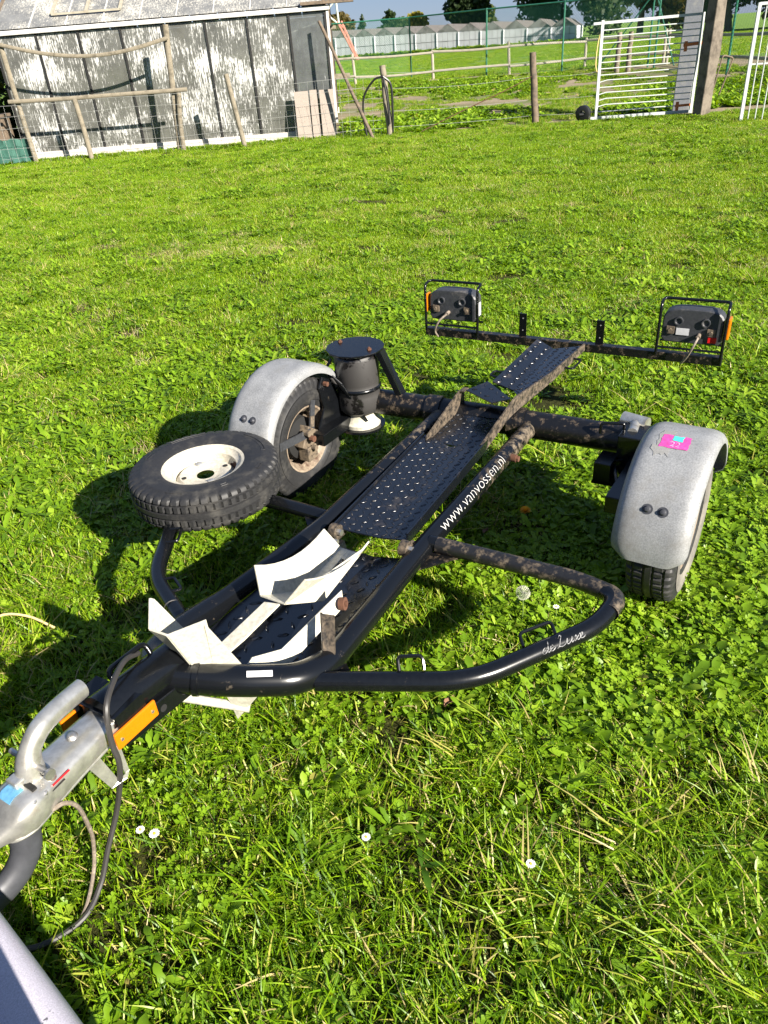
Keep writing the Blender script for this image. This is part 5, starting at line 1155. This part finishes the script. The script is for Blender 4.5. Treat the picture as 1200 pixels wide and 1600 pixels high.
PR = {'meadow': [], 'fine': [], 'clover': [], 'weed': [], 'tussock': [], 'dry': [], 'bigweed': []}
for s_ in range(4):
    PR['meadow'].append(proto('meadow_patch', [B_(250, .13, .022, .066, .0028, .0054, 1.0, 10 + s_, (.2, .74), .15), Cl(4, .12, 20 + s_)], MT_))
    PR['fine'].append(proto('fine_patch', [B_(270, .13, .014, .034, .0024, .0044, .6, 30 + s_, (.34, .76), .035)], MT_))
    PR['clover'].append(proto('clover_patch', [Cl(48, .12, 40 + s_, .006, .0125), B_(100, .13, .018, .05, .0026, .0048, .8, 50 + s_, (.25, .75), .1), Ro(3, .1, .02, .05, .45, 55 + s_, True)], MT_))
    PR['weed'].append(proto('weed_patch', [Ro(7, .12, .03, .068, .30, 60 + s_, True), Ro(6, .12, .014, .032, .55, 65 + s_, False), B_(120, .13, .016, .042, .0024, .0046, .8, 70 + s_, (.3, .8), .08)], MT_))
    PR['tussock'].append(proto('tussock_patch', [B_(95, .09, .05, .125, .0038, .0065, 1.3, 80 + s_, (.3, .72), .16), B_(90, .12, .025, .06, .003, .005, .9, 85 + s_, (.25, .7), .18), Cl(4, .1, 88 + s_, .008, .013)], MT_))
    V, Q, T, tn = blade_set(110, .12, .015, .05, .0016, .003, 2.2, 90 + s_, (0, 1), 0); PR['dry'].append(proto('dry_patch', [(V, Q, T, tn, 3), B_(70, .13, .02, .05, .002, .004, .8, 95 + s_, (.4, .9), .3)], MT_))
    PR['leafy'] = PR.get('leafy', []) + [proto('leafy_patch', [Ro(11, .11, .026, .060, .40, 130 + s_, True), Ro(10, .11, .014, .034, .62, 135 + s_, False), Cl(30, .11, 138 + s_, .006, .012), B_(45, .12, .02, .05, .0028, .005, .8, 140 + s_)], MT_)]
    PR['bigweed'].append(proto('big_weed_patch', [Ro(9, .2, .07, .15, .45, 110 + s_, True), Ro(7, .2, .05, .10, .6, 115 + s_, False)], MT_))
def vnoise(x, y, sc_, seed):
    g = np.random.default_rng(seed); tab = g.random((256, 256)); u = x / sc_ + 1000; v = y / sc_ + 1000
    i, j = np.floor(u).astype(int), np.floor(v).astype(int); fu, fv = u - i, v - j; fu = fu * fu * (3 - 2 * fu); fv = fv * fv * (3 - 2 * fv)
    t = lambda a, b_: tab[a % 256, b_ % 256]
    return (t(i, j) * (1 - fu) + t(i + 1, j) * fu) * (1 - fv) + (t(i, j + 1) * (1 - fu) + t(i + 1, j + 1) * fu) * fv
def fbm(x, y, s_, seed): return .55 * vnoise(x, y, s_, seed) + .3 * vnoise(x, y, s_ * .45, seed + 1) + .15 * vnoise(x, y, s_ * .2, seed + 2)
def pts(y0, y1, dens, margin=1.0):
    n = int((y1 - y0) * (1.9 + .9 * (y0 + y1) / 2 + 2 * margin) * dens * 1.0); y = y0 + (y1 - y0) * rng.random(n)
    l_, r_ = -.95 - .40 * y - margin, .80 + .46 * y + margin; x = l_ + (r_ - l_) * rng.random(n); return x, y
X_, Y_, S_ = [], [], []
for (y0, y1, dn, sc_) in ((.1, 1.6, 150, .92), (1.6, 3.2, 150, .92), (3.2, 6.0, 130, .95), (6.0, 10.0, 95, 1.0), (10.0, 16.6, 70, 1.15)):
    x, y = pts(y0, y1, dn); X_.append(x); Y_.append(y); S_.append(np.full(len(x), sc_))
x, y, s_ = np.concatenate(X_), np.concatenate(Y_), np.concatenate(S_)
ok = y < np.where(x < -.3, 16.55, np.where(x < 3.4, 16.5 - (x + .3) * .135, 16.0 - (x - 3.4) * .155)); x, y, s_ = x[ok], y[ok], s_[ok]
n1, n2, n3 = fbm(x, y, .9, 1), fbm(x, y, .7, 5), fbm(x, y, 2.6, 9)
near = np.clip((3.4 - y) / 1.2, 0, 1); far = np.clip((y - 4.2) / 3.5, 0, 1); mid = 1 - np.maximum(near, far)
right = np.clip((x - .15) / .5, 0, 1); left = np.clip((-x - .55) / .5, 0, 1)
band = np.exp(-((y - 1.75) / .75) ** 2)
W = np.stack([
    near * (.85 + .9 * (y < 1.2) - .55 * right * band) + .22 * mid + .14 * far,                       # meadow
    near * (.30 + 1.2 * left) + mid * (.40 + .9 * (n3 > .5)) + far * (1.4 + 1.4 * (n3 > .45)),         # fine
    near * (.16 + 1.3 * right * band + .4 * (n1 > .58)) + mid * (.30) + far * .08,                      # clover
    near * (.16 + 1.0 * right * band + .4 * (n2 > .56)) + mid * (.50 + .8 * (n2 > .5)) + far * (.06 + .6 * (n2 > .60)),   # weed
    near * (1.1 * np.clip((x - .12) / .3, 0, 1) * np.clip((1.2 - y) / .3, 0, 1) * (n2 > .40) + .03) + .02 * mid + .012,  # tussock
    (.08 + 1.8 * (n1 < .32)) * (near * .8 + mid * 1.0 + far * .45),                                    # dry
    near * (3.0 * right * band * np.clip((y - 1.05) / .2, 0, 1) + .02) + .12 * mid * (n2 > .52),            # leafy
], 1)
W /= W.sum(1, keepdims=True); cu = W.cumsum(1); kind = (rng.random(len(x))[:, None] > cu).sum(1)
bare = (fbm(x, y, .55, 31) < .27) & (rng.random(len(x)) < .55); keep = ~bare; x, y, s_, kind = x[keep], y[keep], s_[keep], kind[keep]
names_ = ['meadow', 'fine', 'clover', 'weed', 'tussock', 'dry', 'leafy']
def scatter(name, x, y, z, scl, protos, label=None):
    n = len(x); me = bpy.data.meshes.new(name); co = np.stack([x, y, np.broadcast_to(z, n)], 1).astype(np.float32)
    me.vertices.add(n); me.vertices.foreach_set('co', co.ravel())
    at = me.attributes.new('rot', 'FLOAT_VECTOR', 'POINT'); rot = np.zeros((n, 3), np.float32); rot[:, 2] = rng.random(n) * 6.283; rot[:, 0] = rng.normal(size=n) * .06; rot[:, 1] = rng.normal(size=n) * .06; at.data.foreach_set('vector', rot.ravel())
    at = me.attributes.new('scl', 'FLOAT', 'POINT'); at.data.foreach_set('value', (scl * (.8 + .45 * rng.random(n))).astype(np.float32))
    at = me.attributes.new('pick', 'INT', 'POINT'); at.data.foreach_set('value', rng.integers(0, len(protos), n).astype(np.int32))
    ob = bpy.data.objects.new(name, me); COL.objects.link(ob); ob['kind'] = 'stuff'
    ng = bpy.data.node_groups.new(name + '_scatter', 'GeometryNodeTree'); ng.interface.new_socket('Geometry', in_out='INPUT', socket_type='NodeSocketGeometry'); ng.interface.new_socket('Geometry', in_out='OUTPUT', socket_type='NodeSocketGeometry')
    N, Lk = ng.nodes, ng.links; gi, go = N.new('NodeGroupInput'), N.new('NodeGroupOutput'); jn = N.new('GeometryNodeJoinGeometry'); Lk.new(jn.outputs[0], go.inputs[0])
    def attr(nm, dt):
        a = N.new('GeometryNodeInputNamedAttribute'); a.data_type = dt; a.inputs['Name'].default_value = nm; return a.outputs['Attribute']
    ra, sa, pa = attr('rot', 'FLOAT_VECTOR'), attr('scl', 'FLOAT'), attr('pick', 'INT')
    for i, p in enumerate(protos):
        oi = N.new('GeometryNodeObjectInfo'); oi.inputs['Object'].default_value = p; oi.inputs['As Instance'].default_value = True
        cp_ = N.new('FunctionNodeCompare'); cp_.data_type = 'INT'; cp_.operation = 'EQUAL'; Lk.new(pa, cp_.inputs[2]); cp_.inputs[3].default_value = i
        ip = N.new('GeometryNodeInstanceOnPoints'); Lk.new(gi.outputs[0], ip.inputs['Points']); Lk.new(cp_.outputs[0], ip.inputs['Selection']); Lk.new(oi.outputs['Geometry'], ip.inputs['Instance']); Lk.new(ra, ip.inputs['Rotation']); Lk.new(sa, ip.inputs['Scale']); Lk.new(ip.outputs[0], jn.inputs[0])
    md = ob.modifiers.new('scatter', 'NODES'); md.node_group = ng
    return ob
obn = {'meadow': 'meadow_grass', 'fine': 'lawn_grass', 'clover': 'clover', 'weed': 'broadleaf_weeds', 'tussock': 'long_grass', 'dry': 'dry_grass', 'leafy': 'leafy_weeds'}
for i, nm in enumerate(names_):
    k_ = kind == i; scatter(obn[nm], x[k_], y[k_], 0.0, s_[k_], PR[nm])
# paddock growth and the far field
xp = -1.5 + 15 * rng.random(2600); yp = 16.3 + 21.5 * rng.random(2600) ** 1.3
f_ = fbm(xp, yp * .6, 2.2, 41); k_ = (f_ > .49) & (xp > -.2 - (yp > 23.2) * 4) & (yp > 16.5 - (xp + .3) * .14) & (yp < 37.8)
scatter('paddock_weeds', xp[k_], yp[k_], 0.0, np.full(k_.sum(), .85), PR['bigweed'])
k_ = (f_ > .36) & (f_ < .60) & (xp > -.2 - (yp > 23.2) * 4) & (yp > 16.5 - (xp + .3) * .14) & (yp < 37.8); scatter('paddock_grass', xp[k_], yp[k_], 0.0, np.full(k_.sum(), 1.3), PR['meadow'])
xs2 = rng.random(260) * 8 - 7.2; scatter('fence_foot_grass', xs2, 16.35 + rng.random(260) ** 2 * .4, 0.0, np.full(260, 1.0), PR['meadow'][:2] + PR['weed'][:2])
xf = -6 + 60 * rng.random(5000); yf = 37.5 + 55 * rng.random(5000) ** 1.4; scatter('field_grass_tufts', xf, yf, -.01, np.full(5000, 3.2), PR['fine'])
tt_ = rng.random(600); scatter('weeds_by_far_glasshouse', P0_.x + DV.x * tt_ + rng.normal(size=600) * .4, P0_.y + DV.y * tt_ - 1 - rng.random(600) * 1.5, 0.0, np.full(600, 2.6) * (.4 + rng.random(600)), PR['bigweed'])

# single flowers, leaves and straws
def stemmed(name, label, cat, px, py, h, group=None):
    o = thing(name, label, cat, (px, py, 0), random.random() * 6, group); m = MB(); m.tube([(0, 0, 0), (.004, 0, h * .5), (0, 0, h)], .0016, 6); m.build('stem', 'stem', o); return o
def daisy(label, px, py, h=.075, r_=.013):
    o = stemmed('daisy', label, 'flower', px, py, h, 'daisies in the lawn'); m = MB()
    for k in range(16):
        a = 6.283 * k / 16; d = V3((math.cos(a), math.sin(a), .12)); s2 = V3((-math.sin(a), math.cos(a), 0)); c = V3((0, 0, h + (.001 if k % 2 else 0)))
        m.poly([c + d * r_ * .3 - s2 * r_ * .08, c + d * r_ * .8 - s2 * r_ * .15, c + d * r_, c + d * r_ * .8 + s2 * r_ * .15, c + d * r_ * .3 + s2 * r_ * .08], .0006)
    m.build('petals', 'daisy', o); m = MB(); m.lathe([(0, .004), (r_ * .25, .003), (r_ * .36, 0)], (0, 0, h), n=12); m.build('flower_centre', 'daisyeye', o)
FLOWERS = True
daisy('white daisy below the hanging trailer cables, clear of the wire', -.578, 1.060, .07, .0125)
daisy('white daisy half hidden by the cable near the coupling', -.617, 1.080, .06, .0105)
daisy('white daisy alone in the short grass between the cables and the long grass', -.098, 1.015, .06, .0105)
daisy('white daisy beside the long grass tuft, furthest from the cables', .248, .915, .07, .0105)
daisy('white daisy inside the right hoop near the seed head', .50, 1.74, .06, .010)
o = stemmed('dandelion', 'yellow dandelion flower in the shade beside the right wheel', 'flower', .52, 2.30, .05); m = MB()
for k in range(60):
    a = k * 2.4; e = .2 + .9 * (k / 60); d = V3((math.cos(a) * math.cos(e), math.sin(a) * math.cos(e), math.sin(e))); s2 = V3((-math.sin(a), math.cos(a), 0)); c = V3((0, 0, .05)); m.add([c - s2 * .0012, c + d * .021 - s2 * .0022, c + d * .021 + s2 * .0022, c + s2 * .0012], [(0, 1, 2, 3)])
m.build('petals', 'dandelion', o)
o = stemmed('dandelion_clock', 'round white dandelion seed head inside the right hoop', 'flower', .395, 1.735, .13); m = MB()
for k in range(150):
    z = 1 - 2 * (k + .5) / 150; a = k * 2.39996; rr = math.sqrt(1 - z * z); d = V3((rr * math.cos(a), rr * math.sin(a), z)); c = V3((0, 0, .13)); tip = c + d * .018
    u = d.orthogonal().normalized(); w2 = d.cross(u); m.add([c, c + u * .0003, tip + u * .0003, tip], [(0, 1, 2, 3)])
    for q_ in range(5):
        b_ = 6.283 * q_ / 5; e = tip + d * .0035 + (u * math.cos(b_) + w2 * math.sin(b_)) * .0055; m.add([tip, e + u * .0006, e - u * .0006], [(0, 1, 2)])
m.build('seed_ball', 'fluff', o)
def dead_leaf(label, px, py, s2, z=.03, col='deadleaf'):
    m = MB(); G = [[V3((s2 * (i / 5 - .5), s2 * .5 * (j / 4 - .5) * math.sin(math.pi * min(1, (i + .4) / 5.4)), z + s2 * .12 * math.sin(i * 1.3) + s2 * .1 * abs(j - 2))) for j in range(5)] for i in range(6)]; m.sheet(G, .0006); o = m.build('fallen_leaf', col, None, (px, py, 0), (0, 0, random.random() * 6)); tag(o, label, 'leaf', 'dead leaves in the grass')
dead_leaf('curled dead leaf just below the front of the right hoop', .135, 1.42, .045)
dead_leaf('reddish dead leaf in the weeds right of the cables', -.19, 1.23, .035)
dead_leaf('pinkish brown leaf lying out in the weeds right of the frame', .165, 1.50, .05)
dead_leaf('dead leaf in the shade of the right wheel', .36, 2.22, .04)
m = MB(); m.tube(bez([(-1.36, 1.80, .03), (-1.25, 1.86, .10), (-1.16, 1.87, .09), (-1.08, 1.86, .04)], 14), .004, 6); tag(m.build('straw_stalk', 'straw'), 'dry straw stalk arching out of the grass near the coupling shadow', 'straw')
